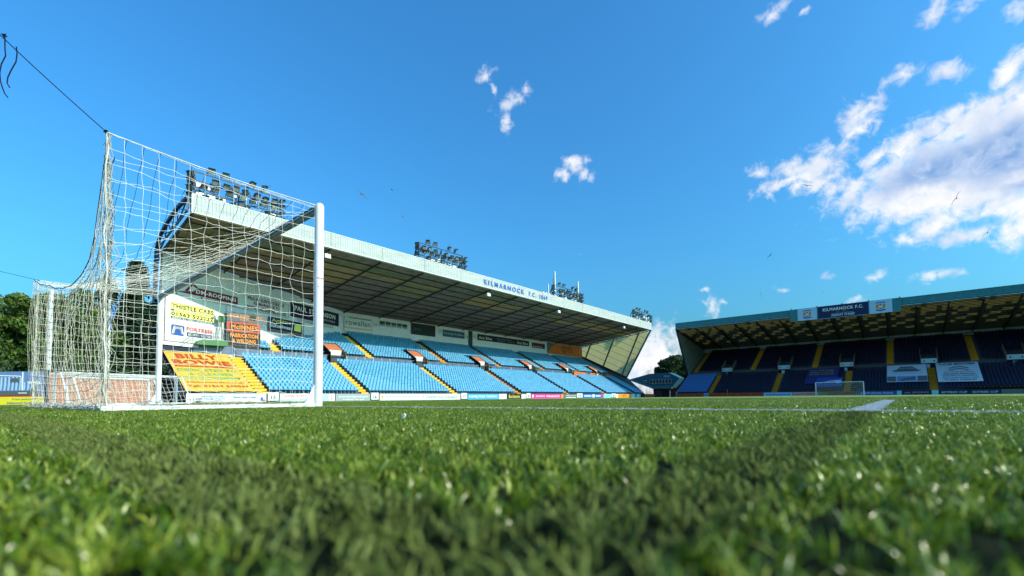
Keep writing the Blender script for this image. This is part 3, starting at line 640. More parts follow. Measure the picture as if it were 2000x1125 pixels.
# ------------------------------------------------------------------ main stand (faces +x)
MX, MY0, MY1 = -42.2, 10.1, 110.4          # front row, ends
RUN = .65; LRISE = .345; URISE = .345; NL = 13
UX0, UZ0, NU = -52.0, 6.35, 13
FX = -39.5; FZ0, FZ1 = 17.35, 18.95
WP0 = Vector((-49.65, 10.0)); WP1 = Vector((-60.4, 36.4)); WALLX = -60.4
def wall_x(y): return WP0.x + (WP1.x-WP0.x)*(y-10)/(26.4) if y < 36.4 else WALLX
def roof_z(x): return FZ0 + (x-FX)*.134
def lower_z(k): return .50 + LRISE*k + .345
L_AISLES = [17.2, 29.2, 44.3, 59.4, 74.6, 89.9, 104.4]
U_AISLES = [22.6, 36.3, 51.0, 65.3, 80.0, 94.4]
VOMS = [30.6, 45.3, 60.2, 74.9, 89.2, 103.0]
def build_main():
    S = empty('football_stand', (-48, 10, 0)); tag(S, 'long pale-fronted grandstand with light blue seats along the touchline', 'grandstand'); O = S.location
    def B(): return MB(O)
    # terraces
    mb = B()
    for k in range(NL):
        x = MX - k*RUN; mb.box((x+.25, MY0, -.1 if k == 0 else lower_z(k-1)-.4), (x+.25-RUN, MY1-.004*k, lower_z(k)))
    mb.build('lower_terrace', CONC, S)
    mb = B()
    for k in range(NU):
        x = UX0 - k*RUN; z = UZ0 + k*URISE; x0, x1 = x+.25, x+.25-RUN
        # first y where the wall lies behind this step
        ya = 10.0 if x1 > WP0.x else 10 + (x1-WP0.x)/(WP1.x-WP0.x)*26.4
        mb.box((x0, max(ya+.1, 10.2), z-.8), (x1, MY1-.004*k, z))
    mb.build('upper_terrace', CONC, S)
    B().box((-51.72, 17, 4.5), (-51.9, MY1-.1, 6.3)).build('tier_wall', CONC, S)
    B().box((MX+.55, MY0, -.05), (MX+.25, MY1, .80)).build('front_wall', BLACK, S)
    # side wall of the lower tier, near end
    B().prism([(MX+.55, MY0-.16, -.05), (-52.3, MY0-.16, -.05), (-52.3, MY0-.16, 5.55), (-50.7, MY0-.16, 5.1), (MX+.3, MY0-.16, .85)], (0, .15, 0)).build('side_wall', PURPLE_BLACK, S)
    B().prism([(MX+.55, MY1, -.05), (-60.4, MY1, -.05), (-60.4, MY1, 11.7), (-46.7, MY1, 5.3), (MX+.3, MY1, .95)], (0, .2, 0)).build('side_wall', STEEL_GREY, S)
    # walkway between tiers and back block
    B().box((-50.6, MY0, 4.6), (-51.7, MY1-.1, 5.0)).build('walkway', CONC, S)
    # aisles
    for y in L_AISLES:
        mb = B(); w = .62 if y < 18 else .5
        for k in range(NL):
            x = MX-k*RUN; z = lower_z(k)
            mb.box((x+.27, y-w, z-.1), (x+.25-RUN, y+w, z+.012)); mb.box((x+.27, y-w, z+.0121), (x-.06, y+w, z+LRISE/2))
        mb.build('aisle_steps', YELLOW if y < 50 else YELLOW_DULL, S)
    for y in U_AISLES:
        mb = B()
        for k in range(NU):
            x = UX0-k*RUN; z = UZ0+k*URISE
            if x-.5 < wall_x(y)+.3: break
            mb.box((x+.27, y-.5, z-.1), (x+.25-RUN, y+.5, z+.012)); mb.box((x+.27, y-.5, z+.0121), (x-.06, y+.5, z+URISE/2))
        mb.build('aisle_steps', YELLOW if y < 40 else YELLOW_DULL, S)
    # seats
    pos = []
    def fill(k, x, z, ys, y0, y1, upper):
        y = y0
        while y < y1-.2:
            c = y+.25
            if all(abs(c-a) > .78 for a in ys) and not (upper and any(v-1.5 < c < v+1.9 and x > -55.0 for v in VOMS)) and not (upper and x < wall_x(c)+.55):
                pos.append((x, c, z))
            y += .5
    for k in range(NL): fill(k, MX-k*RUN-.02, lower_z(k), L_AISLES, 17.9, MY1-.3, False)
    for k in range(NU): fill(k, UX0-k*RUN-.02, UZ0+k*URISE, U_AISLES, 17.5, MY1-.3, True)
    me = seat_mesh('seat', SEAT_BLUE)
    pos.sort(key=lambda p: (p[0]-CAM.x)**2 + (p[1]-CAM.y)**2 + (0 if not 22.0 < p[1] < 24 else 400))
    for p in pos[:300]: link_copy(me, 'seat', Vector(p)-O, S)
    join_copies('seats', me, [Vector(p)-O for p in pos[300:]], 0, SEAT_BLUE, S)
    # barrier between the tiers
    pm = MB().box((-.02, 0, 0), (.02, 1.36, .92)).mesh('barrier_panel', BARRIER); po = MB().box((-.03, -.035, -.5), (.03, .035, 1.0)).mesh('barrier_post', TRIM)
    y = 10.3; k = 0
    while y < MY1-1.5:
        if not any(v-1.3 < y+.7 < v+1.9 for v in VOMS):
            z = 5.35 if y > 17 else 5.6
            link_copy(pm, 'barrier_panel', Vector((-51.25, y+.06, z))-O, S)
            if y < 40 or k % 5 == 0: link_copy(po, 'barrier_post', Vector((-51.18, y, z))-O, S)
        y += 1.45; k += 1
    B().box((-51.22, 10.2, 6.30), (-51.28, MY1-.4, 6.36)).build('hand_rail', STEEL_GREY, S)
    # vomitory hoods
    for v in VOMS:
        h = B().box((-51.85, v-1.05, 6.30), (-51.95, v+1.05, 7.12)).build('entrance_hood', TRIM, S)
        B().prism([(-51.83, v-1.1, 7.13), (-53.6, v-1.1, 8.12), (-53.6, v-1.1, 8.20), (-51.83, v-1.1, 7.21)], (0, 2.2, 0)).build('hood_roof', TERRACOTTA, h)
        for s, mm in ((-1, BLACK), (1, BROWN)):  # near side black: shade of its outer face put into the colour
            yy = v+1.11*s; B().prism([(-50.85, yy, 5.0), (-50.85, yy, 6.72), (-53.8, yy, 8.42), (-53.8, yy, 7.0), (-52.3, yy, 5.0)], (0, .09*s, 0)).build('hood_side', mm, h)
        B().box((-52.0, v-1.05, 4.9), (-52.1, v+1.05, 6.29)).build('doorway', BLACK, h)
    # rear wall: angled part then straight, as corrugated sheet
    def corr(p, q, z0, z1, base, name, m, pitch=.30, dep=.035, top=None):
        p = Vector(p); q = Vector(q); L = (q-p).length; d = (q-p)/L; nrm = Vector((-d.y, d.x))*-1; n = int(L/pitch); mb = B(); vs = []; fs = []
        prof = [(0, 0), (.35, 0), (.5, 1), (.85, 1)]
        idx = 0
        for k in range(n):
            for t, o_ in prof:
                a = p + d*((k+t)*pitch) + nrm*(o_*dep); zt = z1 if top is None else top(a.x)
                vs += [(a.x, a.y, z0), (a.x, a.y, zt)]
        for i in range(len(vs)//2-1): fs.append((2*i, 2*i+2, 2*i+3, 2*i+1))
        mb.add(vs, fs); return mb.build(name, m, S)
    corr(WP0, WP1, 6.1, 0, None, 'angled_rear_wall', WALL_WH, top=roof_z)
    corr(WP1, (WALLX, MY1), 11.0, 0, None, 'rear_wall', WALL_WH, top=roof_z)
    B().prism([(WP0.x-.2, WP0.y, 0), (WP1.x-.2, WP1.y, 0), (WP1.x-.4, WP1.y, 0), (WP0.x-.4, WP0.y, 0)], (0, 0, 12.5)).build('wall_core', STEEL_DK, S)
    B().box((WALLX-.25, 36.4, 0), (WALLX-.4, MY1, roof_z(WALLX)-.1)).build('wall_core', STEEL_DK, S)
    # end block behind the angled wall, its shade put in as black
    B().box((-51.7, 10.05, -.1), (-72, 13.5, 10.9)).build('end_block', BLACK, S)
    B().box((-52.2, 10.0, 10.9), (-71, 13.4, 11.2)).build('end_block_eaves', STEEL_DK, S)
    B().box((WP0.x, 9.9, 6), (WP0.x-.35, 10.05, 16.1)).build('corner_flashing', STEEL_GREY, S)
    # fascia
    n = int((MY1-9.9)/.30); vs = []; fs = []; prof = [(0, 0), (.35, 0), (.5, 1), (.85, 1)]; mb = B()
    for k in range(n):
        for t, o_ in prof: yy = 9.9+(k+t)*(MY1-9.9)/n; vs += [(FX+.03*o_, yy, FZ0+.02), (FX+.03*o_, yy, FZ1)]
    for i in range(len(vs)//2-1): fs.append((2*i, 2*i+2, 2*i+3, 2*i+1))
    mb.add(vs, fs); mb.build('fascia', AQUA, S)
    for k in range(1, 15): B().box((FX+.032, 9.9+k*6.7-.02, FZ0+.02), (FX+.038, 9.9+k*6.7+.02, FZ1)).build('joint_strip', STEEL_GREY, S)
    B().box((FX-.02, 9.9, FZ0), (FX-.30, MY1, FZ1-.02)).build('fascia_core', STEEL_GREY, S)
    B().box((FX+.05, 9.88, FZ1), (FX-.35, MY1+.02, FZ1+.07)).build('fascia_capping', TRIM, S)
    B().box((FX+.06, 9.88, FZ0-.09), (FX-.35, MY1+.02, FZ0)).build('gutter', TRIM, S)
    B().box((FX+.06, 9.86, FZ0), (FX-.35, 9.97, FZ1)).build('fascia_end', TRIM, S)
    # roof sheets between rafters
    bays = [9.95 + i*6.697 for i in range(16)]; px = [FX-.36 - i*1.90 for i in range(12)]
    rn = random.Random(4); strips = {}
    for i in range(15):
        y0, y1 = bays[i], bays[i+1]; groups = []
        for j in range(11):
            tr = (j in (2, 3) and rn.random() < .85) or (j == 1 and rn.random() < .25) or (i < 5 and j in (1, 4) and rn.random() < .7) or (i < 2 and j in (5,))
            if groups and groups[-1][2] == tr: groups[-1][1] = px[j+1]
            else: groups.append([px[j], px[j+1], tr])
        for a, b, tr in groups:
            cell = [(b, y0), (a, y0), (a, y1), (b, y1)]
            if y0 < 36.4: cell = clip_poly(cell, lambda p: (p[0]-WP0.x)*(WP1.y-WP0.y)-(p[1]-WP0.y)*(WP1.x-WP0.x)+1.0)
            cell = clip_poly(cell, lambda p: p[0]-(WALLX-.3))
            if len(cell) < 3: continue
            o = B().prism([(x, y, roof_z(x)+.06) for x, y in cell], (0, 0, .025 if tr else .06)).build('roof_sheet', ROOF_TR if tr else ROOF_DK, S)
    # rafters and purlins
    for y in bays:
        xe = max(WALLX, wall_x(max(y, 10)))+.05; yy = min(max(y, 10.05), MY1-.1)
        B().bar((FX-.3, yy, roof_z(FX-.3)-.16), (xe, yy, roof_z(xe)-.16), .08, .20).build('rafter', mat('grey_brown_steel', (.05, .045, .045), .6, .3), S)
    for j in range(1, 12):
        x = px[j]; ys = 10.0 if x > WP0.x else 10+(x-WP0.x)/(WP1.x-WP0.x)*26.4
        if x < WALLX: continue
        B().bar((x, ys, roof_z(x)), (x, MY1-.1, roof_z(x)), .09, .13).build('purlin', STEEL_DK, S)
    for i in range(1, 15, 2):
        mb = B(); y0, y1 = bays[i], bays[i+1]
        mb.bar((px[1], y0, roof_z(px[1])-.1), (px[3], y1, roof_z(px[3])-.1), .06); mb.bar((px[3], y0, roof_z(px[3])-.1), (px[1], y1, roof_z(px[1])-.1), .06); mb.build('wind_brace', STEEL_GREY, S)
    # truss frame outside the near end
    mb = B(); top = [(-39.6, 9.6, 18.6), (-43, 9.6, 18.5), (-46, 9.6, 18.0), (-48.6, 9.6, 17.3), (-50.2, 9.6, 16.2), (-50.5, 9.6, 13.2), (-50.5, 9.6, 10.8)]
    bot = [(-39.6, 9.6, 17.4), (-42.5, 9.6, 17.0), (-44.8, 9.6, 16.7), (-47, 9.6, 16.4), (-49.2, 9.6, 15.6), (-49.7, 9.6, 13.4), (-49.7, 9.6, 10.8)]
    for a, b in zip(top[:-1], top[1:]): mb.bar(a, b, .26, .30)
    mb.build('end_truss_chord', STEEL_DK, S)
    mb = B()
    for a, b in zip(bot[:-1], bot[1:]): mb.bar(a, b, .14, .14)
    for a, b in zip(top, bot): mb.bar(a, b, .10)
    for a, b in zip(top[:-1], bot[1:]): mb.bar(a, b, .10)
    for a, b in zip(bot[:-1], top[1:]): mb.bar(a, b, .07)
    mb.build('end_truss_lattice', mat('blue_truss_steel', (.03, .06, .16), .5, .4), S)
    # far gable screen of translucent panels
    G = [(-46.67, 5.34), (FX-.1, 17.3), (-60.35, 14.55), (-60.35, 11.75)]
    ux = Vector((-46.67+60.35, 5.34-11.75)).normalized(); uz = Vector((-ux.y, ux.x)); o0 = Vector((-60.35, 11.75))
    for i in range(0, 12):
        for j in range(0, 8):
            a0, a1, b0, b1 = i*2.05-.6, i*2.05+1.42, j*1.62, j*1.62+1.56
            cell = [tuple(o0+ux*a+uz*b) for a, b in ((a0, b0), (a1, b0), (a1, b1), (a0, b1))]
            c = clip_convex(cell, G)
            if len(c) < 3: continue
            B().prism([(x, MY1-.02, z) for x, z in c], (0, .02, 0)).build('screen_panel', GABLE_TR, S)
    mb = B()
    for j in range(1, 8):
        c = clip_convex([tuple(o0+ux*a+uz*b) for a, b in ((-5, j*1.62-.06), (30, j*1.62-.06), (30, j*1.62+.0), (-5, j*1.62+.0))], G)
        if len(c) >= 3: mb.prism([(x, MY1-.12, z) for x, z in c], (0, .09, 0))
    mb.build('screen_rail', STEEL_DK, S)
    mb = B()
    for i in (1, 4, 7, 10):
        c = clip_convex([tuple(o0+ux*a+uz*b) for a, b in ((i*2.05-.9, -3), (i*2.05-.5, -3), (i*2.05-.5, 30), (i*2.05-.9, 30))], G)
        if len(c) >= 3: mb.prism([(x, MY1-.30, z) for x, z in c], (0, .16, 0))
    mb.build('screen_post', STEEL_GREY, S)
    B().bar((FX-.1, MY1-.1, 17.35), (-46.72, MY1-.1, 5.25), .42, .3).build('screen_edge', mat('grey_teal_edge', (.07, .13, .15), .6, .3), S)
    B().bar((-46.6, MY1-.15, 5.2), (-60.35, MY1-.15, 11.65), .2, .5).build('screen_base', STEEL_DK, S)
    # rear wall window band, door and columns
    w = B().box((-60.25, 43.4, 12.95), (-60.36, 49.5, 13.95)).build('window_frame', TRIM, S)
    for k in range(5): B().box((-60.2, 43.55+k*1.19, 13.05), (-60.3, 43.55+k*1.19+1.03, 13.85)).build('window_pane', GLASS, w)
    B().box((-60.2, 65.2, 11.0), (-60.36, 66.3, 14.4)).build('door', STEEL_DK, S)
    # raised yellow-brown end boards, camera gantry
    return S
MAIN = build_main()

# signs of the angled rear wall: s along wall, z
WA = math.atan2(26.4, -10.75); WD = Vector((math.cos(WA), math.sin(WA)))
def wsign(name, label, s0, z0, s1, z1, m, off=.06, group='advertising boards on the rear wall', t=.05):
    n = Vector((WD.y, -WD.x))*off; p = WP0+WD*s0+n
    o = sign(name, label, 'sign', (p.x, p.y, z0), WA, s1-s0, z1-z0, m, group, t=t); return o
def build_wall_signs():
    o = wsign('advertising_sign', 'white board advertising cabs over a castle logo and red lettering, at the near wall end', .38, 6.55, 7.45, 11.6, BOARD_WH, .10)
    X = lambda s: s-.38; Z = lambda z: z-6.55
    patch(o, rect(X(.92), Z(8.95), X(5.95), Z(10.72)), YEL_B, name='lemon_panel')
    text(o, 'THISTLE CABS', X(1.03), Z(10.08), 4.8, .50, NAVY_T, bold=.03); patch(o, rect(X(.95), Z(9.80), X(1.35), Z(10.0)), BLUE_T, y=-.02); patch(o, rect(X(5.6), Z(9.68), X(5.93), Z(9.86)), BLUE_T, y=-.02)
    text(o, 'TAXI  HIRE  24 HR', X(1.6), Z(9.86), 3.6, .12, BLUE_T)
    text(o, '01563 522222', X(1.0), Z(9.30), 4.8, .42, NAVY_T, bold=.03); patch(o, rect(X(.95), Z(8.97), X(5.93), Z(9.22)), BLUE_T, y=-.02); text(o, 'BOOK BY TEXT: 07563 83333', X(1.15), Z(9.0), 4.5, .17, YEL_B)
    patch(o, [(X(1.03), Z(7.3)), (X(1.15), Z(7.22)), (X(2.3), Z(7.2)), (X(2.45), Z(7.32)), (X(2.46), Z(8.22)), (X(2.34), Z(8.32)), (X(1.15), Z(8.34)), (X(1.04), Z(8.25))], BLUE_T, name='logo_ground')
    patch(o, [(X(1.15), Z(7.4)), (X(1.35), Z(8.15)), (X(2.15), Z(8.15)), (X(2.36), Z(7.4)), (X(2.12), Z(7.4)), (X(2.06), Z(7.80)), (X(1.9), Z(7.92)), (X(1.6), Z(7.92)), (X(1.46), Z(7.80)), (X(1.40), Z(7.4))], STONE_T, y=-.022, name='castle_logo')
    patch(o, [(X(1.10), Z(7.38)), (X(1.30), Z(8.2)), (X(1.36), Z(8.2)), (X(1.17), Z(7.38))], WHITE_T, y=-.024, name='castle_outline'); patch(o, [(X(2.40), Z(7.38)), (X(2.20), Z(8.2)), (X(2.14), Z(8.2)), (X(2.33), Z(7.38))], WHITE_T, y=-.024, name='castle_outline')
    text(o, 'FORTRESS', X(2.7), Z(7.86), 3.05, .42, RED_T, bold=.03); patch(o, rect(X(2.75), Z(7.26), X(5.75), Z(7.70)), NAVY_T, name='logo_strip'); text(o, 'SECURITY / SHUTTERS', X(2.85), Z(7.34), 2.8, .26, WHITE_T)
    o = wsign('advertising_sign', 'wide white wall sign with a maroon roof-shaped stripe and maroon lettering', 1.6, 11.62, 17.2, 13.5, BOARD_WH, .07)
    X = lambda s: s-1.6; Z = lambda z: z-11.62
    patch(o, [(X(1.65), Z(12.05)), (X(3.4), Z(12.35)), (X(3.95), Z(12.86)), (X(9.06), Z(12.86)), (X(9.06), Z(11.98)), (X(1.65), Z(11.98))], MAROON, name='maroon_stripe')
    patch(o, [(X(2.4), Z(12.25)), (X(3.35), Z(13.32)), (X(3.95), Z(12.9)), (X(3.7), Z(12.8)), (X(3.3), Z(13.05)), (X(2.75), Z(12.25))], MAROON, y=-.02, name='roof_logo')
    text(o, 'DM-ROOFING', X(3.7), Z(12.22), 5.1, .44, WHITE_T, bold=.03); text(o, '& ROUGHCASTING LTD', X(4.28), Z(11.68), 4.6, .24, MAROON)
    text(o, 'PROUD SUPPORTERS OF', X(10.5), Z(12.92), 5.9, .42, MAROON, bold=.03); text(o, 'KILMARNOCK FC', X(11.43), Z(12.42), 4.15, .38, MAROON, bold=.03); text(o, 'WWW.DMROOFING.CO.UK', X(10.2), Z(11.74), 6.6, .48, MAROON, bold=.035)
    o = wsign('advertising_sign', 'dark purple wall sign with thin white capital lettering', 17.58, 11.98, 27.7, 14.0, PURP, .07)
    text(o, 'PAUL STEVENSON', .7, .95, 8.6, .72, WHITE_T, bold=.03); text(o, 'SOLICITORS', 5.2, .35, 4, .3, WHITE_T, bold=0)
    o = wsign('advertising_sign', 'slim white strip with a web address under the purple sign', 19.0, 11.5, 26.3, 11.92, BOARD_WH, .07); text(o, 'www.paulstevenson.co.uk', .2, .08, 6.8, .22, NAVY_T, bold=0)
    o = wsign('advertising_sign', 'navy schoolwear sign with gold and white lettering and a yellow figure', 13.6, 9.42, 19.78, 11.22, NAVY_T, .30)
    text(o, 'Ayrshire', .5, 1.12, 3.3, .58, GOLD_T, bold=.035); text(o, 'Schoolwear', .15, .50, 3.9, .52, WHITE_T, bold=.035); patch(o, [(4.4, .5), (5.7, .45), (5.8, 1.3), (5.2, 1.5), (4.5, 1.3)], YEL_B, name='yellow_figure'); patch(o, rect(.1, .1, 5.6, .17), ORANGE_T, name='orange_line')
    # straight rear wall
    def bs(name, label, y0, z0, y1, z1, m, off=.12): return sign(name, label, 'sign', (WALLX+off, y0, z0), EAST, y1-y0, z1-z0, m, 'advertising boards on the rear wall', t=.05)
    o = bs('advertising_sign', 'white sign with grey lower-case lettering and a pink stripe', 36.8, 11.45, 41.95, 13.85, BOARD_WH)
    text(o, 'rowallan', .25, 1.05, 4.6, .90, SLATE, bold=.01); patch(o, rect(0, .45, 5.15, .72), PINK, name='pink_stripe'); patch(o, rect(.9, 2.2, 5, 2.32), NAVY_T, name='dark_line')
    k = 0
    for y, z, s, la in ((42.3, 12.65, '53', 'beside the windows'), (57.0, 13.0, '17', 'right of the black panel'), (64.3, 12.6, '18', 'left of the dark doorway'), (66.6, 12.9, '19', 'right of the dark doorway')):
        o = bs('number_plate', 'square white plate numbered in black on the rear wall ' + la, y, z, y+.85, z+.95, BOARD_WH); text(o, s, .2, .25, .45, .42, BLACK_T)
    o = bs('scoreboard', 'large black panel on the rear wall', 50.3, 12.25, 56.1, 14.35, BLACK_T); text(o, 'JMA', .5, .7, 1.9, .55, SLATE)
    o = bs('advertising_sign', 'dark slate-blue sign with pale lettering left of the doorway', 58.1, 12.6, 64.0, 13.9, mat('slate_blue_print', (.05, .10, .17), .5)); text(o, 'Brownings the Bakers', .3, .35, 5.3, .55, CRESTBG, bold=.01)
    o = bs('advertising_sign', 'long black sign with white and red lettering at both ends', 67.9, 12.75, 85.8, 14.0, BLACK_T); text(o, 'Anti Klox', .4, .25, 4.2, .62, WHITE_T); text(o, 'Anti Klox', 13.3, .25, 4.2, .62, WHITE_T); patch(o, rect(6, .75, 11.5, .82), GREY_B); patch(o, rect(6.3, .35, 9, .42), GREY_B); patch(o, rect(10, .35, 12.6, .42), GREY_B); patch(o, rect(1.9, .4, 2.4, .9), RED_T, y=-.035)
    o = bs('advertising_sign', 'small black sign with red and white lettering', 87.0, 12.6, 92.3, 13.8, BLACK_T); text(o, 'BIG MARTIN', .3, .6, 4.6, .4, RED_T); text(o, 'BUILDING', .3, .15, 4, .3, WHITE_T)
    o = bs('advertising_sign', 'large orange sign with black capitals beside the far end screen', 93.45, 11.6, 110.2, 14.35, ORANGE)
    text(o, 'QTS', 6.5, .45, 5.2, 1.75, BLACK_T, bold=.0); patch(o, [(0, 0), (3.2, 2.75), (0, 2.75)], SLATE, name='dark_triangle'); text(o, 'www.qtsgroup.com', 2.0, .25, 3.4, .25, BLACK_T, bold=0)
    # free standing boards by the near section
    o = sign('advertising_sign', 'dark board with orange capitals, topmost of the three boards by the near wall', 'sign', (-51.75, 16.9, 9.72), EAST, 4.42, 1.0, SLATE, t=.1)
    text(o, 'BGB', .25, .40, 1.0, .38, ORANGE_T); text(o, 'KILMARNOCK', 1.4, .5, 2.5, .3, ORANGE_T); text(o, 'CLYDE', 1.4, .12, 1.5, .28, ORANGE_T)
    o = sign('advertising_sign', 'black and orange fabrication and welding board standing above the yellow aisle', 'sign', (-51.78, 16.9, 6.4), EAST, 3.72, 3.2, BLACK_T, t=.1)
    patch(o, [(.0, 3.2), (3.72, 3.2), (3.72, 2.0), (0, 2.0)], DKRED, name='orange_border'); patch(o, [(.28, 2.98), (3.44, 2.98), (3.44, 2.22), (.28, 2.22)], BLACK_T, y=-.02)
    text(o, 'McINNES', .42, 2.32, 2.95, .56, ORANGE_T, y=-.04, bold=.03); text(o, 'FABRICATION', .35, 1.35, 3.1, .5, ORANGE_T, bold=.035); text(o, '& WELDING', .6, .68, 2.6, .5, ORANGE_T, bold=.035); text(o, 'www.duncanmcinnes.co.uk', .2, .22, 3.3, .2, DKRED)
    MB().box((-.0, .1, -1.3), (.1, .2, 0)).build('prop', STEEL_GREY, o); MB().box((3.5, .1, -1.3), (3.6, .2, 0)).build('prop', STEEL_GREY, o)
    o = sign('blank_board', 'plain white panel under the welding board', 'board', (-51.4, 17.0, 5.2), EAST, 2.9, 1.15, BOARD_WH, t=.06)
    MB().box((-.04, -.03, -.04), (.02, .07, 1.2)).build('frame_edge', STEEL_GREY, o)
    o = empty('camera_platform', (-51.0, 13.4, 6.4)); tag(o, 'green rounded camera platform with a handrail in front of the white board', 'platform')
    MB().prism([(0, 0, 0), (0, 3.1, 0), (0, 3.1, .45), (0, 2.6, .62), (0, .5, .55), (0, .1, .35)], (.9, 0, 0)).build('deck', GREEN_P, o)
    mb = MB()
    for y in (0, .8, 1.6, 2.4, 3.1): mb.bar((.9, y, .5), (.9, y, 1.4), .04)
    for z in (.95, 1.4): mb.bar((.9, 0, z), (.9, 3.1, z), .04)
    mb.bar((.9, -1.4, .1), (.9, 0, 1.4), .04); mb.bar((.9, -1.5, -.3), (.9, -.1, .9), .04)
    mb.build('handrail', STEEL_GREY, o)
    o = empty('camera_tripod', (-51.2, 16.1, 7.0)); tag(o, 'television camera under a dark cover on a tall tripod beside the boards', 'camera')
    for a in (0, 2.1, 4.2): MB().bar((.45*math.cos(a), .45*math.sin(a), 0), (0, 0, 2.3), .07).build('leg', STEEL_GREY, o)
    MB().prism([(-.2, -.3, 2.3), (.3, -.3, 2.3), (.35, -.3, 2.6), (.25, -.3, 3.0), (-.2, -.3, 2.9)], (0, .6, 0)).build('body', GREEN_P, o)
build_wall_signs()

# the slanting banners over the seats
SL = math.atan2(LRISE, RUN)
def slope_sign(name, label, cat, loc, rz, w, length, m, group=None):
    o = empty(name, loc, rz, -(math.pi/2-SL)); tag(o, label, cat, group)
    nx, ny = 14, 10; vs = []; fs = []; rn = random.Random(len(label))
    for j in range(ny+1):
        for i in range(nx+1):
            vs.append((w*i/nx, (rn.uniform(-.018, .018) if 0 < i < nx and 0 < j < ny else 0) + .02, length*j/ny))
    for j in range(ny):
        for i in range(nx): a = j*(nx+1)+i; fs.append((a, a+1, a+nx+2, a+nx+1))
    mb = MB(); mb.add(vs, fs); b = mb.build('banner_cloth', m, o); sd = b.modifiers.new('s', 'SOLIDIFY'); sd.thickness = .012; return o
def build_billy():
    L = 9.35
    o = slope_sign('banner', 'large yellow banner with red and green lettering laid over the seats at the near end', 'banner', (MX+.42, 10.35, 1.08), EAST, 6.15, L, AMBER)
    text(o, 'BILLY', .85, L*.80, 3.9, L*.135, DKRED, bold=.04, shear=-.0); text(o, 'BOWIE', .3, L*.645, 5.3, L*.125, DKRED, bold=.04)
    patch(o, rect(.3, L*.585, 5.7, L*.625), DKRED, name='red_strip'); text(o, 'SPECIAL PROJECTS LTD', .5, L*.592, 5.0, L*.026, AMBER, y=-.04)
    text(o, 'DEDICATED TO', .35, L*.47, 5.3, L*.07, GREEN_T); text(o, 'A CLEANER', 1.0, L*.37, 4.1, L*.065, GREEN_T); text(o, 'ENVIRONMENT', .3, L*.265, 5.3, L*.07, GREEN_T)
    text(o, 'billybowietankers.co.uk', .5, L*.175, 5.0, L*.04, DKRED); text(o, 'Tel: 01563 549049', .4, L*.085, 5.3, L*.05, DKRED)
    mb = MB()
    for k in range(12): mb.box((6.0, -.03, .5+k*.72), (6.12, .01, .6+k*.72))
    mb.build('eyelets', BLACK, o)
build_billy()

# fascia name in separate blue letters
def build_name():
    o = empty('stand_name', (FX+.07, 48.2, 17.72), EAST); tag(o, 'blue club name and founding year in separate capitals on the stand roof edge', 'lettering')
    for s, a, b in (('KILMARNOCK', 0, 9.9), ('F.C.', 11.2, 13.2), ('1869', 14.3, 16.6)): text(o, s, a, 0, b-a, .80, flat('club_blue_letter', (.02, .13, .48)), bold=.03, y=-.02, space=1.45)
build_name()

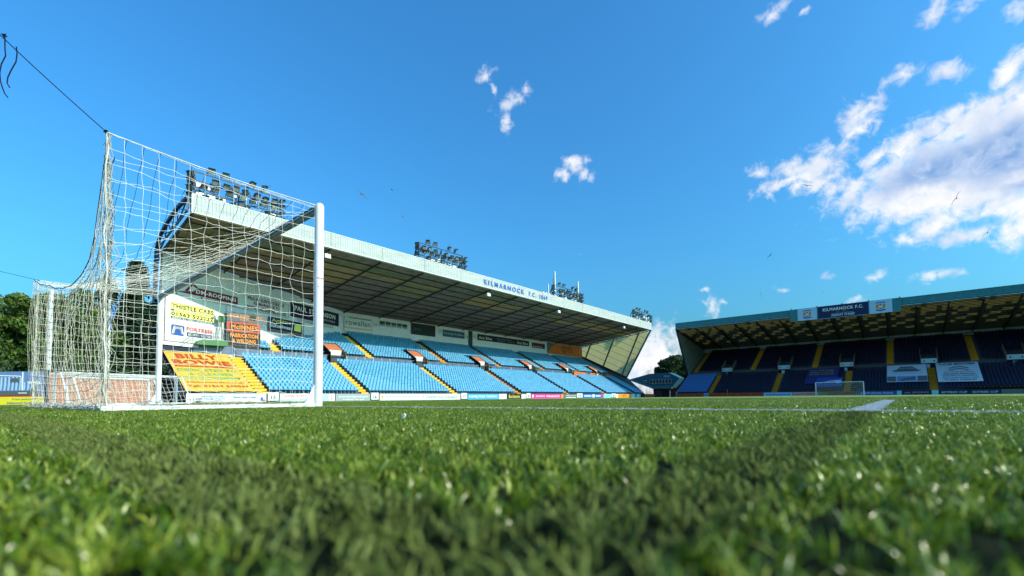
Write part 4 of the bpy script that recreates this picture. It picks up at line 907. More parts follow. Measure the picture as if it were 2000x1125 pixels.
# ------------------------------------------------------------------ pitchside boards in front of the main stand
def board(y0, y1, m, label, txt=None, tm=None, x=-41.0, h=.86, extra=None, base=False, tw=.85):
    w = y1-y0-.05; o = sign('pitchside_board', label, 'hoarding', (x, y0+.02, -.04 if not base else -.04), EAST, w, h, m, 'pitchside boards along the blue stand', t=.06, z0=.0 if not base else .12)
    if base: MB().box((.02, .01, 0), (w-.02, .05, .115)).build('plinth', BLACK, o)
    if txt: text(o, txt, w*(1-tw)/2, h*.32, w*tw, h*.42, tm)
    if extra:
        for kind, a, b, c, d, mm in extra:
            if kind == 'p': patch(o, rect(a*w, b*h, c*w, d*h), mm)
            elif kind == 'q': patch(o, [(a*w, .02), (a*w+.5, h-.02), (c*w, h-.02), (c*w-.5, .02)], mm)
            else: text(o, kind, a*w, b*h, (c-a)*w, (d-b)*h, mm)
    return o
def build_boards():
    G = board
    G(10.15, 17.2, BOARD_WH, 'white pitchside board with blue handwriting and a red and blue badge below the yellow banner', extra=[('SAM FROM SCOTLAND', .17, .58, .44, .78, GREYBLUE), ('SAM FROM WALES', .11, .32, .46, .52, GREYBLUE), ('Never miss a deal...', .56, .45, .88, .72, BLUE_T), ('p', .11, .03, .165, .16, BLACK_T), ('p', .2, .06, .88, .11, PINK), ('p', .92, .12, .955, .55, BLUE_T), ('p', .955, .1, .985, .3, RED_T)])
    G(17.3, 18.45, BOARD_WH, 'small white gate panel numbered 15 at the foot of the first yellow aisle', '15', BLACK_T, base=True, tw=.4)
    G(18.5, 23.9, BOARD_WH, 'white board with red and blue lettering behind the near goalpost', extra=[('JOHN WATT & SON', .08, .5, .8, .82, RED_T), ('p', .05, .1, .35, .3, PALEB), ('p', .4, .1, .75, .3, PALEB), ('p', .88, .03, .995, .97, PALEB)])
    G(23.9, 24.75, BOARD_WH, 'narrow white board with two small black symbols right of the goalpost', extra=[('p', .42, .6, .58, .75, SLATE), ('p', .38, .22, .62, .36, SLATE)])
    G(24.8, 29.4, GREY_B, 'grey board with white lettering right of the goalpost', extra=[('www.bridgeved.com', .08, .4, .92, .75, WHITE_T), ('bridging the gap', .2, .1, .8, .3, WHITE_T)])
    G(29.5, 30.6, BOARD_WH, 'small white gate panel numbered 16 at the foot of the second yellow aisle', '16', BLACK_T, base=True, tw=.4)
    G(30.7, 44.6, BOARD_WH, 'very long white board with pale grey lettering', extra=[('www.killieshop.com', .06, .35, .44, .72, GREY_B), ('p', .02, .3, .04, .7, ORANGE_T), ('Kilmarnock Standard', .54, .25, .95, .80, GREY_B), ('p', .49, .4, .51, .65, GREY_B)])
    G(44.75, 46.0, BOARD_WH, 'small white gate panel left of the bright blue board', '17', BLACK_T, base=True, tw=.4)
    G(46.05, 53.1, SKY_B, 'bright blue board with bold white capitals', 'HAMILTON TARMAC', WHITE_T, tw=.9)
    G(53.15, 55.1, BOARD_WH, 'blank white board right of the bright blue one')
    G(55.15, 58.85, BLACK_T, 'black board with orange and yellow script', extra=[('Buchanans', .12, .2, .9, .85, GOLD_T)])
    G(58.9, 60.2, GREY_B, 'small grey and white board between the orange script and the gate panel', extra=[('p', .05, .55, .95, .85, WHITE_T), ('p', .05, .12, .95, .4, WHITE_T), ('p', .6, .02, .9, .14, RED_T)])
    G(60.3, 61.55, BOARD_WH, 'small white gate panel left of the magenta board', '18', BLACK_T, base=True, tw=.4)
    G(61.6, 71.0, MAG, 'magenta board with pale lettering', extra=[('p', .04, .3, .08, .8, WHITE_T), ('sanctuary', .15, .3, .44, .7, WHITE_T), ('FINANCE', .5, .3, .95, .72, WHITE_T)])
    G(71.05, 76.6, SLATE, 'dark grey board with white lines and an orange end', extra=[('p', 0, .05, .12, .95, ORANGE_T), ('www.arrol', .3, .5, .95, .8, WHITE_T), ('p', .3, .15, .95, .28, WHITE_T)])
    G(76.7, 78.9, BOARD_WH, 'small white gate panel between the dark grey and the blue board', '19', BLACK_T, base=True, tw=.4)
    G(78.95, 87.5, BLUE_T, 'deep blue board with a pale central emblem', extra=[('p', .05, .3, .4, .75, PALEB), ('p', .45, .2, .55, .9, WHITE_T), ('p', .6, .3, .85, .75, PALEB), ('p', .88, .1, .99, .9, MAG)])
    G(87.55, 91.0, CYAN, 'pale cyan board near the far corner')
    G(91.1, 93.2, BOARD_WH, 'small white gate panel right of the cyan board', '20', BLACK_T, base=True, tw=.4)
    G(93.3, 101.0, ORANGE_T, 'orange and white board with black letters near the far corner', extra=[('p', 0, .02, .12, .98, WHITE_T), ('QTS', .4, .2, .65, .8, BLACK_T)])
    G(101.05, 106.2, CRESTBG, 'pale blue and white board at the corner end', extra=[('p', .4, .1, .55, .95, SLATE)])
    G(106.3, 108.4, BLACK_T, 'plain black board at the corner end'); G(108.5, 115, DKRED, 'red-orange board closing the corner', extra=[('QTS', .3, .25, .7, .75, ORANGE)])
    for y0, y1, la in ((91.6, 97.0, 'orange board on the mid-stand barrier'), (99.0, 105.0, 'orange and white board on the mid-stand barrier right of a hood'), (107.0, 110.2, 'shaded orange board at the far end of the mid-stand barrier')):
        o = sign('barrier_board', la, 'sign', (-51.12, y0, 5.35), EAST, y1-y0, .95, ORANGE, t=.05); text(o, 'QTS', 1, .25, 2, .45, BLACK_T)
        if 'white' in la: patch(o, [(1.0, .1), (3.6, .75), (5.6, .2), (5.4, .1), (3.6, .5), (1.3, .05)], WHITE_T)
build_boards()

# ------------------------------------------------------------------ floodlight racks on the roof edge
def lamp_parts():
    b = MB()
    b.prism([(-.05, -.28, -.24), (.22, -.34, -.30), (.22, .34, -.30), (-.05, .28, -.24)], (0, 0, 0.001)) if False else None
    vs = [(-.22, -.22, -.18), (-.22, .22, -.18), (-.22, .22, .18), (-.22, -.22, .18), (.16, -.33, -.28), (.16, .33, -.28), (.16, .33, .28), (.16, -.33, .28), (.34, -.34, .30), (.34, .34, .30)]
    b.add(vs, [(0, 1, 2, 3), (0, 4, 5, 1), (1, 5, 6, 2), (2, 6, 7, 3), (3, 7, 4, 0), (7, 6, 9, 8)]); b.bar((-.05, -.38, 0), (-.05, -.38, -.5), .05); b.bar((-.05, .38, 0), (-.05, .38, -.5), .05); b.bar((-.05, -.4, -.5), (-.05, .4, -.5), .06)
    return b.mesh('floodlight', LAMP_BODY), MB().box((.12, -.29, -.24), (.155, .29, .24)).mesh('lamp_glass', LAMP_GLASS), MB().box((-.14, -.32, -.2), (.14, .32, .2)).mesh('gear_box', LAMP_BOX)
LAMP, LGLASS, GBOX = lamp_parts()
def lamp(parent, x, y, z, rz, rx=.35):
    a = bpy.data.objects.new('floodlight', LAMP); COL.objects.link(a); a.parent = parent; a.location = (x, y, z); a.rotation_euler = (0, rx, rz); a.scale = (.92, .92, .92)
    g = bpy.data.objects.new('lamp_glass', LGLASS); COL.objects.link(g); g.parent = a
def rack(y0, y1, seed, label, z0=18.9, top=3.0, n=6, antennas=False):
    rn = random.Random(seed); W = y1-y0; o = empty('floodlight_rack', (-41.2, y0, z0)); tag(o, label, 'floodlights', 'floodlight racks on the stand roof')
    mb = MB()
    for y in (0, W*.5, W): mb.bar((0, y, 0), (0, y, top), .11); mb.bar((0, y, top), (-1.6, y, -.2), .09); mb.bar((-1.6, y, -.2), (0, y, 0), .07)
    for z in (.35, top*.40, top*.72, top): mb.bar((0, -.1, z), (0, W+.1, z), .10)
    mb.bar((0, W*.78, .3), (0, W*.95, 0), .06); mb.bar((.55, -.1, .25), (.55, W, .25), .06)
    mb.bar((-1.6, -.0, -.2), (.0, -.1, top), .12)
    mb.build('frame', STEEL_DK, o)
    MB().box((.1, .1, -.02), (.55, W, .02)).build('walkway', STEEL_DK, o)
    rows = [(.55, n-1, .15), (1.0, 3, -.05), (top*.55, n, .1), (top*.76, n+1, .05)]
    for zi, (z, cnt, dz) in enumerate(rows):
        for k in range(cnt):
            if rn.random() < .12: continue
            y = W*(k+.6+rn.uniform(-.15, .15))/cnt; lamp(o, .28, y, z+rn.uniform(-.08, .08), rn.uniform(-.75, .75), rn.uniform(.15, .6))
    for k in range(2): lamp(o, .15, W*(.18+.16*k), top+.42, rn.uniform(-.6, .1), .35)
    for k in range(2): lamp(o, .15, W*(.66+.15*k), top+.42, .5+.5*k, .35)
    for z in (.5, 1.2, 1.9, 2.5):
        if z < top: lamp(o, .2, -.35, z, -1.1, .3); lamp(o, .2, W+.35, z, 1.0, .3)
    for z in (top*.3, top*.6):
        for k in range(n+1):
            if rn.random() < .75: g = bpy.data.objects.new('gear_box', GBOX); COL.objects.link(g); g.parent = o; g.location = (-.16, W*(k+.5)/(n+1), z+rn.uniform(-.05, .3))
    if antennas:
        for y, z, h, r in ((.6, top*.75, 3.4, .16), (W-.8, top*.6, 3.4, .18), (-1.6, .3, 2.4, .12)): MB().tube([(-.1, y, z), (-.1, y, z+h)], r, 12).build('antenna', TRIM, o)
        for y in (W-2.0, W-1.3, .1): MB().tube([(-.1, y, top*.7), (-.1, y, top+1.2)], .05, 8).build('aerial', STEEL_DK, o)
        for k in range(4): MB().box((-.2, -4.6+k*.9, -.3), (.2, -4.1+k*.9, .9)).build('radio_cabinet', TRIM if k else STEEL_GREY, o)
rack(10.5, 18.1, 1, 'nearest rack of floodlights on the stand roof, seen through the net', top=3.0, n=7)
rack(37.0, 45.3, 2, 'second rack of floodlights, left of the blue name lettering', top=2.9, n=7)
rack(69.3, 79.0, 3, 'floodlight rack crowded with white mobile phone antennas', top=2.9, n=7, antennas=True)
rack(103.6, 113.4, 4, 'floodlight rack at the far end of the stand roof', top=3.0, n=6)
def build_speakers():
    for y, la in ((23.2, 'white loudspeaker under the roof edge beside the near goalpost'), (49.9, 'white loudspeaker under the roof edge below the name lettering'), (69.4, 'white loudspeaker under the roof edge below the antennas'), (96.2, 'white loudspeaker under the roof edge near the far end')):
        o = empty('loudspeaker', (-40.3, y, 16.45)); tag(o, la, 'loudspeaker', 'loudspeakers under the roof edge')
        MB().prism([(0, -.35, -.2), (.35, -.35, -.25), (.30, -.35, .22), (-.05, -.35, .2)], (0, .7, 0)).build('cabinet', TRIM, o); MB().bar((.1, 0, .2), (.1, 0, .75), .05).build('bracket', STEEL_GREY, o)
build_speakers()

# ------------------------------------------------------------------ end stand (faces -y)
EX0, EX1, EY = -33.1, 34.0, 109.8
EL_A = [-25.2, -12.0, .75, 13.5, 26.2]; EU_A = [-31.6, -18.2, -5.6, 7.4, 19.7, 32.4]; EV = [-23.8, -11.5, .2, 13.3, 24.9]
EUY, EUZ, ENU = 119.3, 6.35, 18; ERISE = .325
def eroof(y): return 16.85-(y-110.3)*.165
def build_end():
    S = empty('football_stand', (0, 118, 0)); tag(S, 'shaded end stand with dark teal roof edge, navy seats and a club sign', 'grandstand'); O = S.location
    def B(): return MB(O)
    mb = B()
    for k in range(NL): y = EY+k*RUN; mb.box((EX0, y-.25, -.1 if k == 0 else lower_z(k-1)-.4), (EX1-.003*k, y-.25+RUN, lower_z(k)))
    mb.build('lower_terrace', CONC, S); mb = B()
    for k in range(ENU): y = EUY+k*RUN; z = EUZ+k*ERISE; mb.box((EX0+.3, y-.25, z-.8), (EX1-.003*k, y-.25+RUN, z))
    mb.build('upper_terrace', CONC, S)
    B().box((EX0, EY-.5, -.05), (EX1, EY-.26, .8)).build('front_wall', BLACK, S)
    B().box((EX0+.1, 119.02, 4.5), (EX1, 119.04, 6.3)).build('tier_wall', CONC, S)
    B().box((EX0, 118.2, 4.6), (EX1, 119.0, 5.0)).build('walkway', CONC, S)
    B().prism([(EX0-.2, EY-.55, -.05), (EX0-.2, 131.5, -.05), (EX0-.2, 131.5, 12.2), (EX0-.2, 118.0, 5.2), (EX0-.2, EY-.3, 1.0)], (.2, 0, 0)).build('side_wall', CONC_PALE, S)
    for x in EL_A:
        mb = B()
        for k in range(NL): y = EY+k*RUN; z = lower_z(k); mb.box((x-.55, y-.27, z-.1), (x+.55, y-.25+RUN, z+.012)); mb.box((x-.55, y-.27, z+.0121), (x+.55, y+.06, z+LRISE/2))
        mb.build('aisle_steps', YELLOW_DULL, S)
    for x in EU_A:
        mb = B()
        for k in range(ENU): y = EUY+k*RUN; z = EUZ+k*ERISE; mb.box((x-.55, y-.27, z-.1), (x+.55, y-.25+RUN, z+.012)); mb.box((x-.55, y-.27, z+.0121), (x+.55, y+.06, z+ERISE/2))
        mb.build('aisle_steps', YELLOW_DULL, S)
    navy = []; blue = []
    for k in range(NL):
        x = EX0+.3
        while x < EX1-.4:
            if all(abs(x-a) > .8 for a in EL_A): (blue if x < -26 else navy).append((x, EY+k*RUN+.02, lower_z(k)))
            x += .5
    for k in range(ENU):
        x = EX0+2
        while x < EX1-.4:
            if all(abs(x-a) > .8 for a in EU_A) and not (k < 5 and any(v-1.4 < x < v+1.4 for v in EV)): navy.append((x, EUY+k*RUN+.02, EUZ+k*ERISE))
            x += .5
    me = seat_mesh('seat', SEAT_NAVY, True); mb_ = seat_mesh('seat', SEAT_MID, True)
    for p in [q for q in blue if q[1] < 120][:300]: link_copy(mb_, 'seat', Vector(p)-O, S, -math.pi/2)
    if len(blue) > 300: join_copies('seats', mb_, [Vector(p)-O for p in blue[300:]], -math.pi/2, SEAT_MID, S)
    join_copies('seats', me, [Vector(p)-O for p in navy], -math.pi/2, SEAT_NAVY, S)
    pm = MB().box((0, -.02, 0), (1.36, .02, .85)).mesh('barrier_panel', mat('grey_barrier', (.10, .12, .14), .6)); x = EX0+.5
    while x < EX1-1.4:
        if not any(v-1.4 < x+.7 < v+1.4 for v in EV): link_copy(pm, 'barrier_panel', Vector((x, 118.9, 5.1))-O, S)
        x += 1.45
    for v in EV:
        h = B().box((v-1.15, 118.55, 6.15), (v+1.15, 118.65, 7.05)).build('entrance_hood', mat('pale_blue_panel', (.42, .56, .62), .6), S)
        for s in (-1, 1): B().prism([(v+1.2*s, 118.5, 5.0), (v+1.2*s, 118.5, 7.5), (v+1.2*s, 122.2, 9.3), (v+1.2*s, 122.2, 7.4), (v+1.2*s, 119.6, 5.0)], (.09*s, 0, 0)).build('hood_side', BROWN, h)
        B().box((v-1.1, 118.7, 5.0), (v+1.1, 118.8, 6.1)).build('doorway', BLACK, h)
        B().box((v-.5, 118.5, 5.2), (v+.1, 118.56, 5.9)).build('notice', mat('pale_blue_panel', (.42, .56, .62), .6), h)
        for s in (-1, 1): B().box((v+.62*s, 118.53, 6.45), (v+.62*s+.22*s, 118.545, 6.72)).build('notice_mark', NAVY_T, h)
    # rear wall and pale beam
    B().box((EX0-.1, 131.4, 11.2), (EX1, 131.6, 13.6)).build('rear_wall', BLACK, S)
    B().box((EX0-.05, 131.0, 12.25), (EX1, 131.35, 13.25)).build('rear_beam', mat('grey_white_beam', (.40, .36, .38), .7), S)
    mb = B()
    for k in range(14): mb.box((EX0+2+k*4.6, 130.97, 12.62), (EX0+4.4+k*4.6, 131.0, 12.86)); mb.box((EX0+2.8+k*4.6, 130.96, 12.86), (EX0+3.3+k*4.6, 131.0, 12.98))
    mb.build('beam_lettering', mat('faded_beam_print', (.12, .14, .15), .7), S)
    # fascia
    n = 220; vs = []; fs = []; prof = [(0, 0), (.35, 0), (.5, 1), (.85, 1)]; mb = B()
    for k in range(n):
        for t, o_ in prof: xx = EX0-.2+(k+t)*(EX1+.4-EX0)/n; vs += [(xx, 110.3-.03*o_, 16.92), (xx, 110.3-.03*o_, 18.2)]
    for i in range(len(vs)//2-1): fs.append((2*i, 2*i+1, 2*i+3, 2*i+2))
    mb.add(vs, fs); mb.build('fascia', TEAL, S)
    B().box((EX0-.2, 110.33, 16.85), (EX1+.2, 110.6, 18.18)).build('fascia_core', STEEL_DK, S); B().box((EX0-.22, 110.22, 18.2), (EX1+.2, 110.7, 18.26)).build('fascia_capping', mat('teal_trim', (.10, .30, .34), .5), S)
    # roof of dark sheets with translucent ones let in
    rn = random.Random(9); dark_v = []; nb = 16; dx = 67.5/nb
    mbd = B(); trs = []
    bays = 15; bw = (EX1-EX0)/bays; rows = 12; rd = 20.6/rows
    for i in range(bays):
        for q in range(6):
            x0 = EX0+i*bw+q*bw/6; x1 = x0+bw/6+.01*(q < 5)*0
            for j in range(rows):
                y0 = 110.65+j*rd; y1 = y0+rd
                if j < 2: tr = rn.random() < .88
                elif j < 9: tr = ((q//2 + j) % 3 == (i % 2)) and q not in (0,) or (j == 2 and q % 2)
                else: tr = False
                poly = [(x0, y0, eroof(y0)), (x1, y0, eroof(y0)), (x1, y1, eroof(y1)), (x0, y1, eroof(y1))]
                if tr: trs.append(poly)
                else: mbd.prism(poly, (0, 0, .05))
    mbd.build('roof_sheets', ROOF_DK, S)
    for p in trs[:290]: B().prism(p, (0, 0, .03)).build('translucent_sheet', MOFF_TR, S)
    if len(trs) > 290:
        mb = B()
        for p in trs[290:]: mb.prism(p, (0, 0, .03))
        tag(mb.build('translucent_sheets', MOFF_TR, S), kind='stuff')
    for j in range(rows*2+1):
        y = 110.62+j*rd/2; B().bar((EX0, y, eroof(y)-.08), (EX1, y, eroof(y)-.08), .12, .16).build('purlin', STEEL_DK, S)
    for i in range(bays+1): x = EX0+i*bw; B().bar((x, 110.4, eroof(110.4)-.3), (x, 131, eroof(131)-.3), .2, .32).build('rafter', STEEL_DK, S)
    B().box((EX0, 110.7, 18.0), (EX1, 112, 18.1)).build('roof_edge_sheet', ROOF_TOP, S)
    # left gable screen
    G = [(110.3, 16.9), (117.9, 5.1), (131.0, 11.9), (131.0, 13.5)]
    G = G[::-1] if sum((G[(i+1) % 4][0]-G[i][0])*(G[(i+1) % 4][1]+G[i][1]) for i in range(4)) > 0 else G
    for i in range(14):
        for j in range(9):
            u = Vector((13.1, 6.8)).normalized(); w = Vector((-u.y, u.x)); o0 = Vector((117.9, 5.1)); a0, b0 = -12+i*2.0, j*1.7
            c = clip_convex([tuple(o0+u*a+w*b) for a, b in ((a0, b0), (a0+1.93, b0), (a0+1.93, b0+1.62), (a0, b0+1.62))], G)
            if len(c) >= 3: B().prism([(EX0-.02+.04*(y-110)/20, y, z) for y, z in c], (.02, 0, 0)).build('screen_panel', MOFF_GABLE, S)
    B().prism([(EX0-.10, y, z) for y, z in G], (.05, 0, 0)).build('screen_backing', mat('screen_seams', (.06, .07, .07), .7), S)
    B().prism([(EX1+.1, y, z) for y, z in G], (.06, 0, 0)).build('screen_panel', MOFF_GABLE, S); B().prism([(EX1+.02, 109.3, 0), (EX1+.02, 131.5, 0), (EX1+.02, 131.5, 12.2), (EX1+.02, 118, 5.2)], (.3, 0, 0)).build('side_wall', CONC_PALE, S)
    B().bar((EX0-.05, 110.3, 16.95), (EX0-.05, 117.95, 5.0), .3, .36).build('screen_edge', STEEL_DK, S)
    B().bar((EX0-.05, 110.4, 16.6), (EX0-.05, 131, 13.3), .16, .3).build('screen_head', STEEL_DK, S)
    # extra white vertical scaffold ladders and the TV platform on the right are thin rails
    B().box((17.6, 112.4, 1.95), (34, 112.7, 2.15)).build('platform_edge', YELLOW, S); B().box((17.6, 109.6, .9), (34, 112.6, 1.5)).build('platform', BLACK, S)
    return S
build_end()
def crest(o, x, z, s):
    def disc(cx, cz, r, m, y, n=12, sx=1): patch(o, [(cx+math.cos(2*math.pi*k/n)*r*sx, cz+math.sin(2*math.pi*k/n)*r) for k in range(n)], m, y=y, name='crest_shape')
    C = lambda a, b: (x+a*s, z+b*s)
    patch(o, [C(-.62, .62), C(-.55, .50), C(0, .58), C(.55, .50), C(.62, .62), C(.5, .66), C(0, .72), C(-.5, .66)], BLUE_T, name='crest_scroll')
    patch(o, [C(-.65, -.52), C(-.45, -.40), C(0, -.55), C(.45, -.40), C(.65, -.52), C(.5, -.62), C(0, -.74), C(-.5, -.62)], BLUE_T, name='crest_scroll')
    for q in (-1, 1):
        patch(o, [C(.16*q, -.32), C(.22*q, .05), C(.18*q, .20), C(.34*q, .42), C(.52*q, .34), C(.56*q, .05), C(.50*q, -.18), C(.56*q, -.40), C(.36*q, -.30)][::q], ORANGE_T, name='crest_animal')
        patch(o, [C(.40*q, .2), C(.48*q, .3), C(.52*q, -.1), C(.44*q, -.2)][::q], DKRED, y=-.022, name='crest_animal')
    disc(x, z-.05*s, .17*s, WHITE_T, -.024); disc(x, z-.05*s, .07*s, BLACK_T, -.028, 5); patch(o, [C(-.12, .16), C(.10, .2), C(.14, .46), C(.02, .36), C(-.14, .44)], BLUE_T, name='crest_hand')
    patch(o, [C(-.2, -.4), C(.1, -.2), C(.2, -.28), C(-.1, -.46)], NAVY_T, name='crest_sash')
def build_end_signs():
    o = empty('stand_sign', (-8.53, 109.95, 15.55)); tag(o, 'navy club name sign between two pale crest panels on the end stand roof', 'sign')
    W = 18.04; MB().box((0, .04, .25), (W, .34, 2.72)).build('casing', TEAL, o)
    for a, b, m, n in ((1.37, 4.78, CRESTBG, 'crest_panel'), (4.98, 13.16, NAVY_T, 'name_panel'), (13.34, 16.78, CRESTBG, 'crest_panel')): MB().box((a, -.0, .18), (b, .035, 2.68)).build(n, m, o)
    MB().box((5.05, -.01, .12), (13.1, .02, .18)).build('trim', PALEB, o)
    crest(o, 3.07, 1.42, 1.25); crest(o, 15.06, 1.42, 1.25)
    text(o, 'KILMARNOCK F.C.', 5.8, 1.62, 6.6, .62, WHITE_T, bold=.02); text(o, 'Est. 1869', 8.0, 1.16, 1.95, .34, flat('dim_gold', (.22, .20, .12)), bold=0, shear=.2); patch(o, rect(7.3, 1.02, 10.9, 1.05), PALEB); text(o, 'MOFFAT STAND', 7.25, .42, 3.75, .46, WHITE_T, bold=.01)
    for x in (0.2, 4.8, 9, 13.3, 17.9): MB().box((x-.1, .1, 2.72), (x+.1, .3, 2.9)).build('bracket', STEEL_DK, o)
    L = 7.35
    def ban(x0, x1, y0, z0, ln, m, la): return slope_sign('banner', la, 'banner', (x0, y0-.75, z0+.62), 0, x1-x0, ln, m, 'banners over the seats of the end stand')
    o = ban(14.15, 19.9, 111.4, 1.65, 8.0, WBAN, 'pale banner with dark chevrons and capitals over the end stand seats')
    text(o, 'T.O.M MOTORS', .4, 6.9, 4.9, .75, NAVY_T, bold=.04)
    for k in range(2): patch(o, [(1.6, 4.75+k*.85), (3.0, 5.55+k*.85), (4.4, 4.75+k*.85), (4.2, 5.15+k*.85-.65), (3.0, 5.2+k*.85), (1.8, 4.5+k*.85)], SLATE, name='chevron')
    text(o, 'CITROEN', 1.0, 3.7, 3.9, .42, DKRED); text(o, 'The New Name for', .8, 2.85, 4.3, .5, NAVY_T, bold=.03); text(o, 'Citroen in Ayrshire', .7, 2.05, 4.5, .5, NAVY_T, bold=.03); text(o, 'www.tommotors.com', .6, 1.3, 4.7, .4, NAVY_T, bold=.01); text(o, '01563 540840', .9, .45, 4.1, .5, NAVY_T)
    o = ban(6.9, 12.8, 111.8, 1.85, 7.4, WBAN, 'pale banner with a dark ribbon emblem above a strip of pictures')
    patch(o, [(.7, 4.9), (1.5, 5.1), (1.6, 5.6), (2.1, 6.6), (3.8, 6.6), (4.4, 5.6), (4.5, 5.1), (5.2, 4.9), (4.9, 5.3), (5.3, 5.7), (.6, 5.7), (1.0, 5.3)][:8]+[(4.6, 4.3), (1.2, 4.3)], SLATE, name='ribbon_emblem')
    text(o, 'Park Suite', 1.6, 5.5, 2.6, .5, PALEB, y=-.04); text(o, 'www.theparkhotel.org', .7, 3.4, 4.5, .35, BLUE_T, bold=.01)
    for a, b in ((0.05, 1.35), (1.5, 4.3), (4.45, 5.85)): patch(o, rect(a, .2, b, 2.3), GREYBLUE if a == 1.5 else SLATE, name='printed_picture')
    patch(o, [(1.6, .3), (2.5, 1.4), (4.1, 2.0), (4.1, .8)], SLATE, y=-.022)
    o = ban(-6.6, -1.0, 112, 1.9, 7.2, flat('deep_blue_banner', (.02, .035, .16)), 'deep blue banner with faded yellow lettering behind the distant goal')
    for k, s in enumerate(('PLAY THE GAME', "DON'T GIVE", 'RACISM A CHANCE')): text(o, s, .5, 5.9-k*.95, 4.2, .55, DIMYEL, bold=.01)
    o = ban(-4.6, -.1, 110.6, 1.2, 4.2, flat('royal_blue_banner', (.03, .07, .30)), 'royal blue banner with a pale swoosh low behind the distant goal')
    patch(o, [(.4, 1.2), (2.2, 2.6), (4.3, 3.0), (4.3, 1.7), (3.8, 1.3), (3.0, 2.2), (2.2, 2.2)], PALEB, name='printed_swoosh')
    E_ = [(-32.7, -26.4, DKRED, 'QTS  QTS  QTS', BLACK_T, 'orange-red board at the left end of the end stand'), (-26.35, -25.35, PALEB, '1', BLUE_T, 'small pale blue gate panel in the orange-red boards'), (-25.3, -19.0, DKRED, 'QTS  QTS', BLACK_T, 'orange-red board right of the pale gate panel'), (-18.95, -13.9, DKRED, 'QTS  QTS', BLACK_T, 'orange-red board left of the lilac board'),
          (-13.8, -8.4, PALEB, 'www.aircomm.co.uk', PURP, 'lilac-blue board with dark lettering in front of the end stand'), (-8.3, -3.9, PINK, 'ALLOY GROUP', RED_T, 'dull pink board left of the distant goal'), (-3.8, -2.4, flat('olive_print', (.20, .24, .03)), None, None, 'olive board just inside the distant goal'), (-2.35, 2.4, DKRED, 'NHBS  Bailie', NAVY_T, 'dark red board inside the distant goal'),
          (2.5, 8.2, BLUE_T, 'CENTURION SIGNS', WHITE_T, 'blue board with white capitals right of the distant goal'), (8.3, 9.0, CYAN, None, None, 'small cyan square board between two blue boards'), (9.1, 13.0, NAVY_T, 'sky SPORTS', PINK, 'navy board with pink and white lettering'), (13.1, 14.0, CYAN, None, None, 'cyan gate panel at the foot of a yellow aisle'),
          (14.1, 17.9, NAVY_T, 'BETFRED CUP', CRESTBG, 'navy cup sponsor board with pale capitals, left one'), (18.0, 21.6, NAVY_T, 'BETFRED CUP', CRESTBG, 'navy cup sponsor board with pale capitals, right one'), (21.7, 24.2, SLATE, None, None, 'dark grey panel right of the navy cup boards'), (24.3, 33, SLATE, None, None, 'long dark grey panel at the right end')]
    for a, b, m, s, tm, la in E_:
        o = sign('pitchside_board', la, 'hoarding', (a, 108.5, -.04), 0, b-a, .80, m, 'pitchside boards of the end stand', t=.06)
        if s: text(o, s, (b-a)*.08, .24, (b-a)*.84, .34, tm)
    o = empty('corner_flag', (-19.9, 104.0, -.03)); tag(o, 'thin pole with a dark cloth near the goal line, left of the distant goal', 'flag pole')
    MB().tube([(0, 0, 0), (0, 0, 1.6)], .03, 8).build('pole', YELLOW, o); MB().prism([(0.02, 0, .9), (.3, .02, 1.0), (.3, .02, 1.5), (.02, 0, 1.6)], (0, .02, 0)).build('flag_cloth', BLACK, o)
build_end_signs()

# ------------------------------------------------------------------ corner building
def build_corner():
    o = empty('corner_building', (-50, 135, 0)); tag(o, 'teal hexagonal control building on brick legs in the corner between the stands', 'building')
    O = o.location
    def B(): return MB(O)
    pts = [(-58.2, 5.7), (-51.2, 7.3), (-45.0, 7.45), (-41.7, 5.7), (-44.2, 2.9), (-50.3, 2.6)]
    B().prism([(x, 135, z) for x, z in pts], (0, 4, 0)).build('body', mat('dark_teal_panel', (.03, .12, .16), .5, var=.1), o)
    B().prism([(-58.3, 134.9, 5.6), (-50.2, 134.9, 2.6), (-50.2, 134.9, 3.2), (-58.3, 134.9, 6.0)], (0, .15, 0)).build('sloping_trim', mat('bright_teal_panel', (.06, .26, .27), .5), o)
    B().box((-50.4, 134.88, 2.6), (-44.2, 135, 3.5)).build('lower_band', mat('mid_teal_panel', (.04, .18, .2), .5), o)
    for k in range(7):
        x = -51.0+k*.98; w = B().box((x, 134.85, 4.15), (x+.9, 134.98, 5.45)).build('window', TRIM, o); B().box((x+.09, 134.8, 4.25), (x+.83, 134.9, 5.4)).build('pane', GLASS, w)
    w = B().box((-53.0, 134.85, 4.5), (-52.2, 134.98, 5.3)).build('window', TRIM, o); B().box((-52.9, 134.8, 4.58), (-52.3, 134.9, 5.2)).build('pane', GLASS, w)
    t = text(o, 'POLICE', 3.5, 6.1, 1.7, .45, WHITE_T, y=-.03)
    B().box((-50.2, 135.5, -.1), (-41.5, 138.5, 2.6)).build('brick_base', mat('dark_brick', (.10, .03, .03), .9, var=.4, vscale=5), o)
    B().box((-47.5, 135.4, -.1), (-45.2, 135.52, 2.2)).build('gate', BLACK, o)
    MB(O).tube([(-44.0, 133, 0), (-44.0, 133, 2.0)], .05, 6).build('bollard', TRIM, o)
build_corner()

